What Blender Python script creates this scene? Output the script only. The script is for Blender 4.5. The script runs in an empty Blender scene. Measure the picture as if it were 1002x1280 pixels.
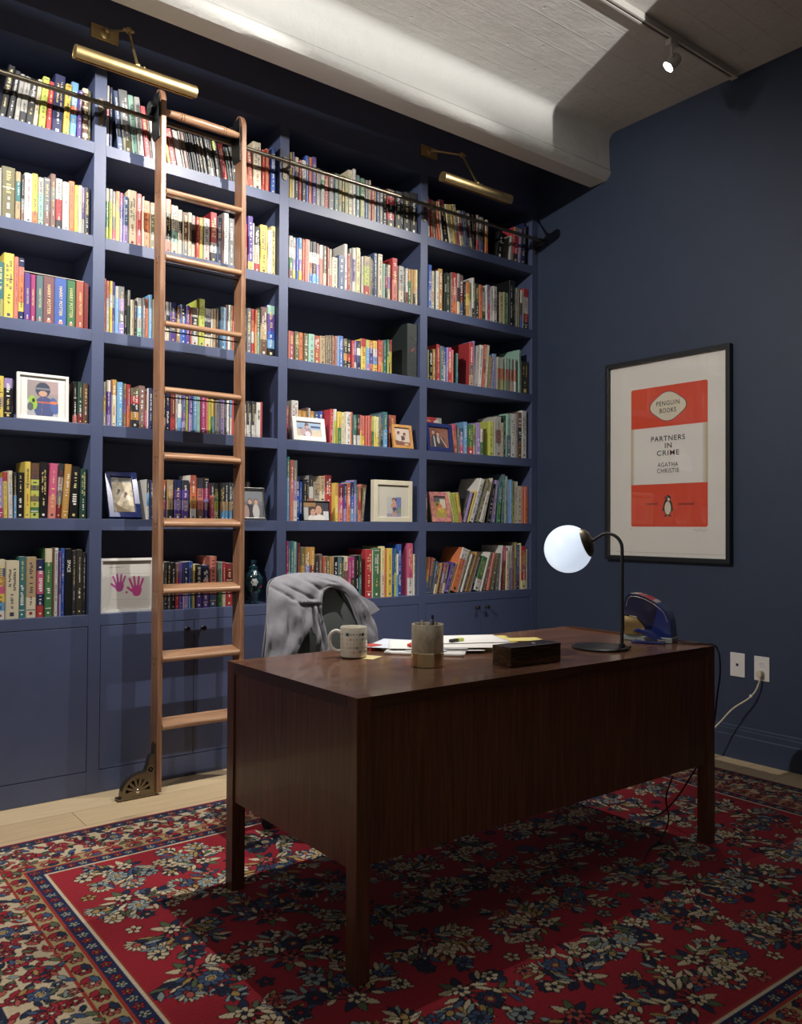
import bpy, math, random
import numpy as np
from mathutils import Vector, Matrix

sc = bpy.context.scene
COL = sc.collection
PI = math.pi

# ------------------------------------------------------------------ helpers
def srgb(h):
    r = []
    for i in (0, 2, 4):
        c = int(h[i:i+2], 16) / 255.0
        r.append(c / 12.92 if c <= .04045 else ((c + .055) / 1.055) ** 2.4)
    return tuple(r)

def tag(o, label=None, cat=None, group=None, kind=None):
    if label: o['label'] = label
    if cat: o['category'] = cat
    if group: o['group'] = group
    if kind: o['kind'] = kind
    return o

def empty(name, loc=(0, 0, 0), rot=(0, 0, 0)):
    o = bpy.data.objects.new(name, None)
    o.empty_display_size = .05
    COL.objects.link(o)
    o.location = loc
    o.rotation_euler = rot
    return o

class MB:
    """collects polygons (with a material slot and a colour each) and links them as one mesh object"""
    def __init__(s):
        s.v = []; s.f = []; s.m = []; s.c = []
    def add(s, vs, fs, m=0, c=(1, 1, 1)):
        n = len(s.v)
        s.v += [tuple(p) for p in vs]
        for f in fs:
            s.f.append(tuple(i + n for i in f)); s.m.append(m); s.c.append(c)
        return s
    def box(s, a, b, m=0, c=(1, 1, 1)):
        x0, y0, z0 = a; x1, y1, z1 = b
        vs = [(x0,y0,z0),(x1,y0,z0),(x1,y1,z0),(x0,y1,z0),(x0,y0,z1),(x1,y0,z1),(x1,y1,z1),(x0,y1,z1)]
        return s.add(vs, [(3,2,1,0),(4,5,6,7),(0,1,5,4),(1,2,6,5),(2,3,7,6),(3,0,4,7)], m, c)
    def cyl(s, p0, p1, r0, r1=None, n=20, m=0, c=(1, 1, 1), cap=True):
        r1 = r0 if r1 is None else r1
        p0 = Vector(p0); p1 = Vector(p1); d = (p1 - p0).normalized()
        a = d.orthogonal().normalized(); b = d.cross(a)
        vs = []
        for p, r in ((p0, r0), (p1, r1)):
            for i in range(n):
                t = 2 * PI * i / n
                vs.append(p + a * (r * math.cos(t)) + b * (r * math.sin(t)))
        fs = [(i, (i + 1) % n, n + (i + 1) % n, n + i) for i in range(n)]
        if cap: fs += [tuple(range(n - 1, -1, -1)), tuple(range(n, 2 * n))]
        return s.add(vs, fs, m, c)
    def lathe(s, prof, org=(0, 0, 0), axis=(0, 0, 1), n=32, m=0, c=(1, 1, 1), arc=None):
        org = Vector(org); d = Vector(axis).normalized()
        a = d.orthogonal().normalized(); b = d.cross(a)
        vs = []; k = len(prof)
        for i in range(n):
            t = 2 * PI * i / n
            e = a * math.cos(t) + b * math.sin(t)
            for r, h in prof: vs.append(org + e * max(r, 1e-5) + d * h)
        fs = []
        for i in range(n):
            j = (i + 1) % n
            for q in range(k - 1):
                fs.append((i*k+q, j*k+q, j*k+q+1, i*k+q+1))
        return s.add(vs, fs, m, c)
    def sphere(s, ctr, r, n=20, m=0, c=(1, 1, 1), sz=1.0):
        k = n // 2
        return s.lathe([(r * math.sin(PI * i / k), -sz * r * math.cos(PI * i / k)) for i in range(k + 1)], ctr, (0, 0, 1), n, m, c)
    def tube(s, pts, r, n=10, m=0, c=(1, 1, 1)):
        P = [Vector(p) for p in pts]; k = len(P)
        R = r if isinstance(r, (list, tuple)) else [r] * k
        vs = []; up = None
        for i in range(k):
            d = (P[min(i + 1, k - 1)] - P[max(i - 1, 0)]).normalized()
            if up is None: a = d.orthogonal().normalized()
            else:
                a = (up - d * up.dot(d)).normalized()
            up = a; b = d.cross(a)
            for j in range(n):
                t = 2 * PI * j / n
                vs.append(P[i] + a * (R[i] * math.cos(t)) + b * (R[i] * math.sin(t)))
        fs = []
        for i in range(k - 1):
            for j in range(n):
                fs.append((i*n+j, i*n+(j+1) % n, (i+1)*n+(j+1) % n, (i+1)*n+j))
        fs += [tuple(range(n - 1, -1, -1)), tuple((k-1)*n+j for j in range(n))]
        return s.add(vs, fs, m, c)
    def prism(s, poly, fn, t0, t1, m=0, c=(1, 1, 1)):
        """extrude a 2D polygon; fn(u, v, t) -> xyz"""
        n = len(poly)
        vs = [fn(u, v, t0) for u, v in poly] + [fn(u, v, t1) for u, v in poly]
        fs = [tuple(range(n)), tuple(range(2*n-1, n-1, -1))]
        fs += [(i, n + i, n + (i + 1) % n, (i + 1) % n) for i in range(n)]
        return s.add(vs, fs, m, c)
    def build(s, name, mats, parent=None, smooth=None, bevel=0, loc=None, seg=2, keep=False):
        me = bpy.data.meshes.new(name)
        me.from_pydata(s.v, [], s.f)
        mats = mats if isinstance(mats, (list, tuple)) else [mats]
        for m in mats: me.materials.append(m)
        me.polygons.foreach_set('material_index', s.m)
        if any(c != (1, 1, 1) for c in s.c):
            at = me.color_attributes.new('Col', 'FLOAT_COLOR', 'CORNER')
            arr = np.ones((len(me.loops), 4), dtype=np.float32)
            cs = np.array(s.c, dtype=np.float32)
            tot = np.array([len(f) for f in s.f])
            arr[:, :3] = np.repeat(cs, tot, axis=0)
            at.data.foreach_set('color', arr.ravel())
        me.update(); me.validate()
        import bmesh
        bm = bmesh.new(); bm.from_mesh(me)
        if not keep: bmesh.ops.recalc_face_normals(bm, faces=bm.faces)
        bm.to_mesh(me); bm.free()
        if smooth is not None:
            me.shade_smooth()
            me.set_sharp_from_angle(angle=math.radians(smooth))
        o = bpy.data.objects.new(name, me)
        COL.objects.link(o)
        if parent: o.parent = parent
        if loc is not None: o.location = loc
        if bevel:
            b = o.modifiers.new('bevel', 'BEVEL'); b.width = bevel; b.segments = seg; b.limit_method = 'ANGLE'
            b.harden_normals = False
        return o

def bezier(pts, n=12):
    """Catmull-Rom through the points"""
    P = [Vector(p) for p in pts]; out = []
    for i in range(len(P) - 1):
        p0 = P[max(i-1, 0)]; p1 = P[i]; p2 = P[i+1]; p3 = P[min(i+2, len(P)-1)]
        for k in range(n):
            t = k / n
            out.append(.5 * ((2*p1) + (p2-p0)*t + (2*p0-5*p1+4*p2-p3)*t*t + (3*p1-p0-3*p2+p3)*t**3))
    out.append(P[-1])
    return out

# ---- lettering: outlines of the built-in font as flat polygons
_txt = {}
def letters(text, bold=0.0, space=1.0):
    key = (text, bold, space)
    if key not in _txt:
        cu = bpy.data.curves.new('t', 'FONT'); cu.body = text; cu.size = 1.0
        cu.align_x = 'CENTER'; cu.offset = bold; cu.space_character = space; cu.resolution_u = 4
        ob = bpy.data.objects.new('t', cu); COL.objects.link(ob)
        bpy.context.view_layer.update()
        me = bpy.data.meshes.new_from_object(ob.evaluated_get(bpy.context.evaluated_depsgraph_get()))
        vs = [tuple(v.co[:2]) for v in me.vertices]; fs = [tuple(p.vertices) for p in me.polygons]
        bpy.data.objects.remove(ob); bpy.data.curves.remove(cu); bpy.data.meshes.remove(me)
        xs = [v[0] for v in vs]; ys = [v[1] for v in vs]
        cx = (min(xs) + max(xs)) / 2; cy = (min(ys) + max(ys)) / 2
        _txt[key] = ([(x - cx, y - cy) for x, y in vs], fs, max(xs) - min(xs), max(ys) - min(ys))
    return _txt[key]

# ------------------------------------------------------------------ materials
def mat(name, base=(.5, .5, .5), rough=.5, metal=0., spec=.5, coat=0.):
    m = bpy.data.materials.new(name); m.use_nodes = True
    b = m.node_tree.nodes['Principled BSDF']
    b.inputs['Base Color'].default_value = (*base, 1)
    b.inputs['Roughness'].default_value = rough
    b.inputs['Metallic'].default_value = metal
    b.inputs['Specular IOR Level'].default_value = spec
    b.inputs['Coat Weight'].default_value = coat
    b.inputs['Coat Roughness'].default_value = .05
    return m
def nodes(m): return m.node_tree.nodes, m.node_tree.links, m.node_tree.nodes['Principled BSDF']
def coords(m, scale=(1, 1, 1), kind='Object', rot=(0, 0, 0)):
    N, L, b = nodes(m)
    tc = N.new('ShaderNodeTexCoord'); mp = N.new('ShaderNodeMapping')
    mp.inputs['Scale'].default_value = scale; mp.inputs['Rotation'].default_value = rot
    L.new(tc.outputs[kind], mp.inputs['Vector'])
    return mp.outputs['Vector']
def noise(m, vec, scale, detail=4, rough=.55, dist=0.):
    N, L, b = nodes(m)
    n = N.new('ShaderNodeTexNoise'); n.inputs['Scale'].default_value = scale
    n.inputs['Detail'].default_value = detail; n.inputs['Roughness'].default_value = rough
    n.inputs['Distortion'].default_value = dist
    if vec is not None: L.new(vec, n.inputs['Vector'])
    return n.outputs['Fac']
def ramp(m, fac, stops):
    N, L, b = nodes(m)
    r = N.new('ShaderNodeValToRGB'); L.new(fac, r.inputs['Fac'])
    e = r.color_ramp.elements
    e[0].position, e[0].color = stops[0][0], (*stops[0][1], 1)
    e[1].position, e[1].color = stops[-1][0], (*stops[-1][1], 1)
    for p, c in stops[1:-1]:
        k = e.new(p); k.color = (*c, 1)
    return r.outputs['Color']
def bump(m, fac, strength=.2, dist=.002, prev=None):
    N, L, b = nodes(m)
    n = N.new('ShaderNodeBump'); n.inputs['Strength'].default_value = strength; n.inputs['Distance'].default_value = dist
    L.new(fac, n.inputs['Height'])
    if prev is not None: L.new(prev, n.inputs['Normal'])
    L.new(n.outputs['Normal'], b.inputs['Normal'])
    return n.outputs['Normal']
def setcol(m, out): nodes(m)[1].new(out, nodes(m)[2].inputs['Base Color'])
def setrough(m, out): nodes(m)[1].new(out, nodes(m)[2].inputs['Roughness'])

def paint(name, c, rough, b=.06):
    m = mat(name, c, rough, spec=.45)
    v = coords(m)
    f = noise(m, v, 9, 3)
    setcol(m, ramp(m, f, [(.3, tuple(x*.94 for x in c)), (.7, tuple(x*1.06 for x in c))]))
    bump(m, noise(m, v, 260, 2), b, .0006)
    return m
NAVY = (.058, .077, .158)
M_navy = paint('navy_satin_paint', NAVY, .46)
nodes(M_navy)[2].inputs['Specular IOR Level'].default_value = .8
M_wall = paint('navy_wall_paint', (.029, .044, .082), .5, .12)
M_white = paint('white_painted_wood', (.72, .71, .68), .4)

def wood(name, cols, scale, rough=.35, gscale=(1, 1, 1), spec=.5, coat=0., b=.05, dist=.5):
    m = mat(name, cols[1], rough, spec=spec, coat=coat)
    v = coords(m, gscale)
    f = noise(m, v, scale, 6, .62, dist)
    setcol(m, ramp(m, f, [(.28, cols[0]), (.5, cols[1]), (.72, cols[2])]))
    bump(m, noise(m, v, scale * 4, 3), b, .0008)
    return m
WAL = [srgb('664633'), srgb('846049'), srgb('9d7a60')]
M_walnut_v = wood('walnut_upright_grain', WAL, 5, .33, (14, 14, .9))
M_walnut_h = wood('walnut_crosswise_grain', [srgb('7d5a43'), srgb('9c7659'), srgb('b69273')], 5, .33, (.9, 14, 14))
DSK = [srgb('462a1c'), srgb('683f2b'), srgb('825438')]
M_desk_v = wood('dark_desk_wood_upright', DSK, 5, .3, (22, 22, .8), coat=.15, dist=.8)
M_desk_h = wood('dark_desk_wood_lengthwise', [srgb('4d3125'), srgb('6c4938'), srgb('866049')], 5, .24, (.7, 14, 14), coat=.25, dist=.9)
M_desk_e = wood('dark_desk_edge', [srgb('392013'), srgb('50301e'), srgb('633e27')], 5, .3, (.8, 22, 22), coat=.15)
M_boxwood = wood('dark_striped_veneer', [srgb('21140d'), srgb('3a2718'), srgb('553b22')], 6, .25, (2, 8, 22), coat=.5)
M_frame_wood = wood('honey_wood', [srgb('a8743a'), srgb('c39052'), srgb('d5a768')], 6, .4, (3, 3, 3))

# oak floor: wide planks running along the bookcase
M_floor = mat('oak_floor', (.4, .3, .2), .42)
_v = coords(M_floor)
_N, _L, _b = nodes(M_floor)
_br = _N.new('ShaderNodeTexBrick'); _L.new(_v, _br.inputs['Vector'])
_br.inputs['Scale'].default_value = 1; _br.inputs['Brick Width'].default_value = 2.1; _br.inputs['Row Height'].default_value = .19
_br.inputs['Mortar Size'].default_value = .0012; _br.inputs['Color1'].default_value = (*srgb('dcc6a2'), 1); _br.inputs['Color2'].default_value = (*srgb('cfb692'), 1)
_br.inputs['Mortar'].default_value = (*srgb('6b5238'), 1); _br.inputs['Bias'].default_value = 0
_g = noise(M_floor, coords(M_floor, (1.2, 16, 1)), 4, 6, .6, .6)
_mx = _N.new('ShaderNodeMix'); _mx.data_type = 'RGBA'; _mx.blend_type = 'MULTIPLY'; _mx.inputs[0].default_value = .55
_L.new(_br.outputs['Color'], _mx.inputs[6])
_L.new(ramp(M_floor, _g, [(.25, (.72, .7, .66)), (.75, (1.12, 1.1, 1.06))]), _mx.inputs[7])
setcol(M_floor, _mx.outputs[2]); bump(M_floor, _br.outputs['Fac'], -.25, .001)

# painted board-marked concrete
M_ceil = mat('painted_board_marked_concrete', (.62, .6, .55), .75)
_v = coords(M_ceil)
_N, _L, _b = nodes(M_ceil)
_w = _N.new('ShaderNodeTexBrick'); _L.new(_v, _w.inputs['Vector'])
_w.inputs['Scale'].default_value = 1; _w.inputs['Brick Width'].default_value = 4.3; _w.inputs['Row Height'].default_value = .142
_w.inputs['Mortar Size'].default_value = .0035; _w.inputs['Mortar Smooth'].default_value = .6
_b1 = bump(M_ceil, _w.outputs['Fac'], .5, .006)
_b2 = bump(M_ceil, noise(M_ceil, _v, 9, 8, .68), .5, .016, _b1)
_b3 = bump(M_ceil, noise(M_ceil, coords(M_ceil, (.6, 5, 1)), 9, 5, .6, .8), .35, .008, _b2)
_vo = _N.new('ShaderNodeTexVoronoi'); _vo.inputs['Scale'].default_value = 11; _L.new(_v, _vo.inputs['Vector'])
bump(M_ceil, ramp(M_ceil, _vo.outputs['Distance'], [(.03, (0, 0, 0)), (.12, (1, 1, 1))]), .45, .006, _b3)
setcol(M_ceil, ramp(M_ceil, noise(M_ceil, _v, 4, 4), [(.3, (.53, .52, .49)), (.7, (.6, .59, .56))]))
M_beam = mat('painted_plaster_beam', (.58, .575, .55), .7)
_v = coords(M_beam)
_b1 = bump(M_beam, noise(M_beam, _v, 6, 5, .6), .4, .02)
bump(M_beam, noise(M_beam, _v, 45, 5, .65), .35, .006, _b1)

def brushed(name, c, rough, var=.12):
    m = mat(name, c, rough, 1.0)
    v = coords(m)
    setrough(m, ramp(m, noise(m, v, 30, 4), [(.3, (rough - var * .5,) * 3), (.7, (rough + var * .5,) * 3)]))
    setcol(m, ramp(m, noise(m, v, 14, 4), [(.3, tuple(x * .86 for x in c)), (.65, c)]))
    return m
M_brass = brushed('aged_brass', (.66, .5, .24), .4, .06)
M_brass2 = brushed('polished_brass', (.8, .68, .40), .2, .05)
M_bronze = brushed('dark_bronze', (.24, .205, .15), .4)
M_rail = brushed('dull_steel_bar', (.26, .23, .17), .36)
M_black = mat('black_metal', (.012, .012, .013), .38)
M_blackp = mat('black_plastic', (.015, .015, .017), .45)
M_chrome = brushed('silver_metal', (.75, .73, .68), .2, .06)
M_steel = paint('pale_grey_track_enamel', (.5, .48, .44), .45, .02)

def attr_mat(name, rough=.5, spec=.5, coat=0., bmp=0.):
    m = mat(name, (.5, .5, .5), rough, spec=spec, coat=coat)
    N, L, b = nodes(m)
    a = N.new('ShaderNodeVertexColor'); a.layer_name = 'Col'
    L.new(a.outputs['Color'], b.inputs['Base Color'])
    if bmp: bump(m, noise(m, coords(m), 320, 3), bmp, .0015)
    return m
M_book = attr_mat('book_cloth_and_paper', .42)
M_print = attr_mat('printed_paper', .55)
M_rug = attr_mat('wool_pile', .95, .1, bmp=.8)
nodes(M_rug)[2].inputs['Sheen Weight'].default_value = .15
M_ceramic = attr_mat('glazed_ceramic', .15, .5, .4)
M_paper = paint('office_paper', (.78, .77, .74), .7, .02)

# thin glass pane: mirror share by Fresnel, the rest passes straight through
M_glass = bpy.data.materials.new('thin_glass'); M_glass.use_nodes = True
_N = M_glass.node_tree.nodes; _L = M_glass.node_tree.links; _N.clear()
_o = _N.new('ShaderNodeOutputMaterial'); _x = _N.new('ShaderNodeMixShader'); _t = _N.new('ShaderNodeBsdfTransparent')
_gl = _N.new('ShaderNodeBsdfGlossy'); _gl.inputs['Roughness'].default_value = .01; _fr = _N.new('ShaderNodeFresnel'); _fr.inputs['IOR'].default_value = 1.5
_ge = _N.new('ShaderNodeNewGeometry'); _sb = _N.new('ShaderNodeMath'); _sb.operation = 'SUBTRACT'; _sb.inputs[0].default_value = 1; _L.new(_ge.outputs['Backfacing'], _sb.inputs[1])
_mu = _N.new('ShaderNodeMath'); _mu.operation = 'MULTIPLY'; _L.new(_fr.outputs[0], _mu.inputs[0]); _L.new(_sb.outputs[0], _mu.inputs[1]); _L.new(_mu.outputs[0], _x.inputs[0]); _L.new(_t.outputs[0], _x.inputs[1]); _L.new(_gl.outputs[0], _x.inputs[2]); _L.new(_x.outputs[0], _o.inputs[0])

def emis(name, c, s):
    m = mat(name, c, .3)
    b = nodes(m)[2]
    b.inputs['Emission Color'].default_value = (*c, 1); b.inputs['Emission Strength'].default_value = s
    return m

# ------------------------------------------------------------------ little raster painter for flat patterns and pictures
class Canvas:
    def __init__(s, w, h, res, bg):
        s.w, s.h, s.res = w, h, res
        s.nx = int(round(w / res)) + 1; s.ny = int(round(h / res)) + 1
        s.a = np.empty((s.ny, s.nx, 3), dtype=np.float32); s.a[:] = bg
        s.X, s.Y = np.meshgrid(np.linspace(0, w, s.nx), np.linspace(0, h, s.ny))
    def win(s, cx, cy, r):
        i0 = max(int((cx - r) / s.res), 0); i1 = min(int((cx + r) / s.res) + 2, s.nx)
        j0 = max(int((cy - r) / s.res), 0); j1 = min(int((cy + r) / s.res) + 2, s.ny)
        if i1 <= i0 or j1 <= j0: return None
        return (slice(j0, j1), slice(i0, i1))
    def ell(s, cx, cy, a, b, ang=0., col=(0, 0, 0), out=None, ow=0., pointed=False):
        w = s.win(cx, cy, max(a, b) + ow + s.res)
        if w is None: return
        dx = s.X[w] - cx; dy = s.Y[w] - cy
        c, n = math.cos(ang), math.sin(ang)
        u = dx * c + dy * n; v = -dx * n + dy * c
        def inside(A, B):
            if pointed:
                t = np.clip(1 - (u / A) ** 2, 0, 1)
                return (np.abs(u) < A) & (np.abs(v) < B * t)
            return (u / A) ** 2 + (v / B) ** 2 < 1
        t = s.a[w]
        if out is not None: t[inside(a + ow, b + ow)] = out
        t[inside(a, b)] = col
    def rect(s, x0, y0, x1, y1, col):
        k = (s.X >= x0) & (s.X < x1) & (s.Y >= y0) & (s.Y < y1); s.a[k] = col
    def line(s, pts, r, col):
        for (x0, y0), (x1, y1) in zip(pts[:-1], pts[1:]):
            L = math.hypot(x1 - x0, y1 - y0); n = max(int(L / (s.res * .7)), 1)
            for k in range(n + 1):
                s.ell(x0 + (x1 - x0) * k / n, y0 + (y1 - y0) * k / n, r, r, 0, col)
    def poly(s, pts, col):
        ins = np.zeros(s.X.shape, bool); n = len(pts)
        for i in range(n):
            x0, y0 = pts[i]; x1, y1 = pts[(i + 1) % n]
            if y0 == y1: continue
            k = ((s.Y < y0) != (s.Y < y1)) & (s.X < (x1 - x0) * (s.Y - y0) / (y1 - y0) + x0)
            ins ^= k
        s.a[ins] = col
    def noise(s, amp, seed=0):
        rg = np.random.default_rng(seed); s.a *= (1 + amp * (rg.random((s.ny, s.nx, 1)) - .5)).astype(np.float32)
    def grid(s, name, material, parent=None, fn=None, thick=0.):
        """mesh of the canvas; fn(x, y) arrays -> xyz arrays"""
        nx, ny = s.nx, s.ny
        co = np.stack(fn(s.X, s.Y), -1).reshape(-1, 3).astype(np.float32)
        idx = np.arange(nx * ny).reshape(ny, nx)
        q = np.stack([idx[:-1, :-1], idx[:-1, 1:], idx[1:, 1:], idx[1:, :-1]], -1).reshape(-1, 4)
        me = bpy.data.meshes.new(name)
        me.vertices.add(len(co)); me.vertices.foreach_set('co', co.ravel())
        me.loops.add(q.size); me.loops.foreach_set('vertex_index', q.ravel().astype(np.int32))
        me.polygons.add(len(q)); me.polygons.foreach_set('loop_start', np.arange(0, q.size, 4, dtype=np.int32))
        me.update(calc_edges=True)
        at = me.color_attributes.new('Col', 'FLOAT_COLOR', 'POINT')
        c4 = np.ones((nx * ny, 4), dtype=np.float32); c4[:, :3] = s.a.reshape(-1, 3)
        at.data.foreach_set('color', c4.ravel())
        me.materials.append(material); me.validate()
        o = bpy.data.objects.new(name, me); COL.objects.link(o)
        if parent: o.parent = parent
        if thick:
            m = o.modifiers.new('thick', 'SOLIDIFY'); m.thickness = thick; m.offset = -1
        return o

# ------------------------------------------------------------------ measures (metres; x along the bookcase, y into it, z up)
XR = 4.041                      # right-hand wall
ZC = 3.575                      # ceiling
SZ = {1: 2.906, 2: 2.485, 3: 2.063, 4: 1.641, 5: 1.219, 6: .793}   # shelf tops, top row first
UP = [(.225, .278), (1.167, 1.220), (2.109, 2.163), (3.048, 3.101), (3.986, 4.039)]
BD = .31                        # shelf depth

# ------------------------------------------------------------------ the setting
def slab(name, a, b, m, kind='structure', **k):
    o = MB().box(a, b).build(name, m, **k)
    o['kind'] = kind
    return o
slab('floor', (-3, -6.5, -.05), (XR, .35, 0), M_floor)
slab('ceiling', (-3, -6.5, ZC), (XR, .35, ZC + .05), M_ceil)
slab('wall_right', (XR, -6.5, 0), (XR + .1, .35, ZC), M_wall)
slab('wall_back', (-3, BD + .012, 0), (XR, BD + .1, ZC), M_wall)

# plaster beam under the ceiling, in front of the bookcase
prof = [(-.436, 3.297), (-.554, 3.297), (-.570, 3.304), (-.583, 3.315), (-.591, 3.328)]
prof += [(-.594, 3.342), (-.591, 3.350), (-.580, 3.353), (-.587, 3.359), (-.583, 3.45), (-.581, 3.52)]
for i in range(1, 9):
    t = PI / 2 * i / 8
    prof.append((-.581 - .05 * (1 - math.cos(t)), 3.522 + .053 * math.sin(t)))
prof += [(-.436, ZC)]
b = MB(); NS = 90
rg = np.random.default_rng(3)
x_ = np.linspace(-3, XR, NS + 1)
wob = .004 * np.sin(x_ * 2.1) + .003 * np.sin(x_ * 5.3 + 1)
vs = []; k = len(prof)
for i in range(NS + 1):
    for j, (y, z) in enumerate(prof):
        w = wob[i] if 2 <= j < k - 1 else 0
        vs.append((x_[i], y + w * .8, z + (w * .5 if z < 3.4 else 0)))
fs = [(i*k+j, i*k+(j+1) % k, (i+1)*k+(j+1) % k, (i+1)*k+j) for i in range(NS) for j in range(k)]
fs += [tuple(range(k)), tuple(NS*k+j for j in range(k-1, -1, -1))]
b.add(vs, fs)
o = b.build('trim_1', M_beam, smooth=22); tag(o, kind='structure')

# skirting along the right wall
bp = [(0, 0), (-.016, 0), (-.016, .118), (-.012, .124), (-.012, .15), (-.008, .155), (-.008, .166), (-.004, .172), (0, .172)]
b = MB().prism(bp, lambda u, v, t: (XR + u, t, v), -6.5, -.001)
o = b.build('baseboard_right', M_wall); tag(o, kind='structure')

# ------------------------------------------------------------------ built-in bookcase
bc = empty('built_in_bookcase', (0, 0, 0))
tag(bc, 'tall navy painted built-in bookcase with six shelf rows over low cupboards', 'bookcase')
for x0, x1 in UP:
    MB().box((x0, 0, 0), (x1, BD, 3.269)).build('upright', M_navy, bc, bevel=.0012)
# low cupboards: plinth, doors with knobs, counter
MB().box((-.6, .002, 0), (XR - .001, .022, .1)).build('plinth', M_navy, bc, bevel=.001)
BAYS = [(UP[i][1], UP[i+1][0]) for i in range(4)]
for bi, (x0, x1) in enumerate(BAYS):
    MB().box((x0, .026, .1), (x1, BD, .118)).build('cupboard_floor', M_navy, bc)
    MB().box((x0, .0, .7425), (x1, BD, .793)).build('counter', M_navy, bc, bevel=.001)
    for r in range(1, 6):
        MB().box((x0, 0, SZ[r] - .0515), (x1, BD, SZ[r])).build('shelf', M_navy, bc, bevel=.001)
    mid = (x0 + x1) / 2
    for s in (-1, 1):
        a, e = (x0 + .0025, mid - .0013) if s < 0 else (mid + .0013, x1 - .0025)
        d = MB().box((a, .001, .1035), (e, .022, .7395)).build('door', M_navy, bc, bevel=.001)
        kx = mid + s * .041
        kb = MB()
        kb.lathe([(0, 0), (.0085, 0), (.0085, .003), (.0045, .006), (.0045, .014), (.010, .019), (.0125, .024), (.0105, .029), (.004, .031), (0, .031)],
                 (kx, .001, .70), (0, -1, 0), 20)
        kb.build('knob', M_black, d, smooth=45)
MB().box((-.6, .001, .1), (.225, BD, 3.269)).build('end_panel', M_navy, bc)
MB().box((UP[4][1], .001, .1), (XR - .0005, .02, ZC - .001)).build('filler_strip', M_navy, bc)
MB().box((-.6, 0, 3.269), (XR - .0005, .02, ZC - .001)).build('header', M_navy, bc)
MB().box((-.6, .02, 3.269), (XR - .0005, BD, 3.285)).build('top_board', M_navy, bc)
MB().box((-.6, BD, .0), (XR - .0005, BD + .01, 3.285)).build('back_panel', M_navy, bc)

# ------------------------------------------------------------------ ladder bar along the top shelf
rb = empty('ladder_rail', (0, 0, 3.053))
tag(rb, 'slim dull metal rail running across the top shelf of the bookcase', 'rail')
RY, RZ = -.072, 3.053
MB().cyl((-.6, RY, 0), (3.985, RY, 0), .0105, n=16).build('bar', M_rail, rb, smooth=40)
MB().sphere((3.985, RY, 0), .016, 14).build('end_cap', M_black, rb, smooth=60)
for x0, x1 in UP:
    cx = (x0 + x1) / 2; g = MB()
    pl = [(.012 * math.cos(t), .045 + .012 * math.sin(t)) for t in np.linspace(0, PI, 9)] + [(.012 * math.cos(t), -.055 + .012 * math.sin(t)) for t in np.linspace(PI, 2 * PI, 9)]
    g.prism(pl, lambda u, v, t: (cx + u, t, v), -.0055, -.0005)
    g.cyl((cx, -.005, -.012), (cx, RY, -.014), .008, n=12)
    g.cyl((cx - .016, RY, 0), (cx + .016, RY, 0), .0145, n=14)
    g.cyl((cx, -.0055, -.05), (cx, -.008, -.05), .005, n=10); g.cyl((cx, -.0055, .045), (cx, -.008, .045), .005, n=10)
    g.build('bracket', M_bronze, rb, smooth=40)

# ------------------------------------------------------------------ rolling library ladder
LX0, LX1 = 1.409, 1.433         # left stile
RX0, RX1 = 1.808, 1.832
def ly(z): return -.196 + .03 * z / 3.2      # front face of the stiles
DEP = .078
ld = empty('rolling_ladder', (1.62, -.16, 0)); LO = Vector((1.62, -.16, 0))
tag(ld, 'tall wooden rolling library ladder leaning on the rail of the navy bookcase', 'ladder')
def loc(p): return tuple(Vector(p) - LO)
for x0, x1 in ((LX0, LX1), (RX0, RX1)):
    top = 3.165
    pr = [(ly(.012), .012), (ly(3.1), 3.1)]
    for i in range(1, 9):
        t = PI / 2 * i / 8
        pr.append((ly(3.12) + .055 * (1 - math.cos(t)), 3.1 + .075 * math.sin(t)))
    pr += [(ly(3.12) + DEP, 3.16), (ly(.012) + DEP, .012)]
    st = MB().prism(pr, lambda u, v, t: loc((t, u, v)), x0, x1).build('stile', M_walnut_v, ld, bevel=.003)
    plug = MB()
    for kk in range(9):
        zz = .30 + .3005 * kk
        xs = x0 if x0 == LX0 else x1
        for dy, dz in ((.022, .004), (.05, .004), (.036, -.02)):
            plug.cyl(loc((xs - .0006, ly(zz) + dy, zz + dz - .008)), loc((xs + .0006, ly(zz) + dy, zz + dz - .008)), .0045, n=10)
    plug.build('screw_plugs', M_bronze, st)
for kk in range(9):
    z = .309 + .3005 * kk; yf = ly(z) - .008; tt = math.tan(math.radians(13))
    pr = []
    for i in range(9):
        t = -PI / 2 + PI * i / 8
        pr.append((yf + .013 - .013 * math.cos(t), z - .0135 + .0135 * math.sin(t)))
    pr += [(yf + DEP + .001, z + (DEP - .012) * tt), (yf + DEP + .001, z - .026 + (DEP - .012) * tt)]
    rg_ = MB().prism(pr, lambda u, v, t: loc((t, u, v)), LX1 + .0005, RX0 - .0005).build('rung', M_walnut_h, ld, bevel=.0015)
    if 2 <= kk <= 7:
        MB().cyl(loc((LX1 + .0005, yf + .05, z - .038)), loc((RX0 - .0005, yf + .05, z - .038)), .0032, n=10).build('tie_rod', M_black, rg_)
# turned grab rod near the top
hr = [(.014, 0), (.0165, .03), (.019, .07), (.0195, .072), (.017, .076), (.0205, .08), (.0205, .084), (.0175, .088), (.0205, .092), (.0205, .096), (.019, .1), (.021, .1875)]
L_ = RX0 - LX1 - .001
prf = hr + [(r, L_ - h) for r, h in reversed(hr)]
MB().lathe(prf, loc((LX1 + .0005, ly(3.07) + .03, 3.07)), (1, 0, 0), 24).build('grab_rod', M_walnut_h, ld, smooth=40)
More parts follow.
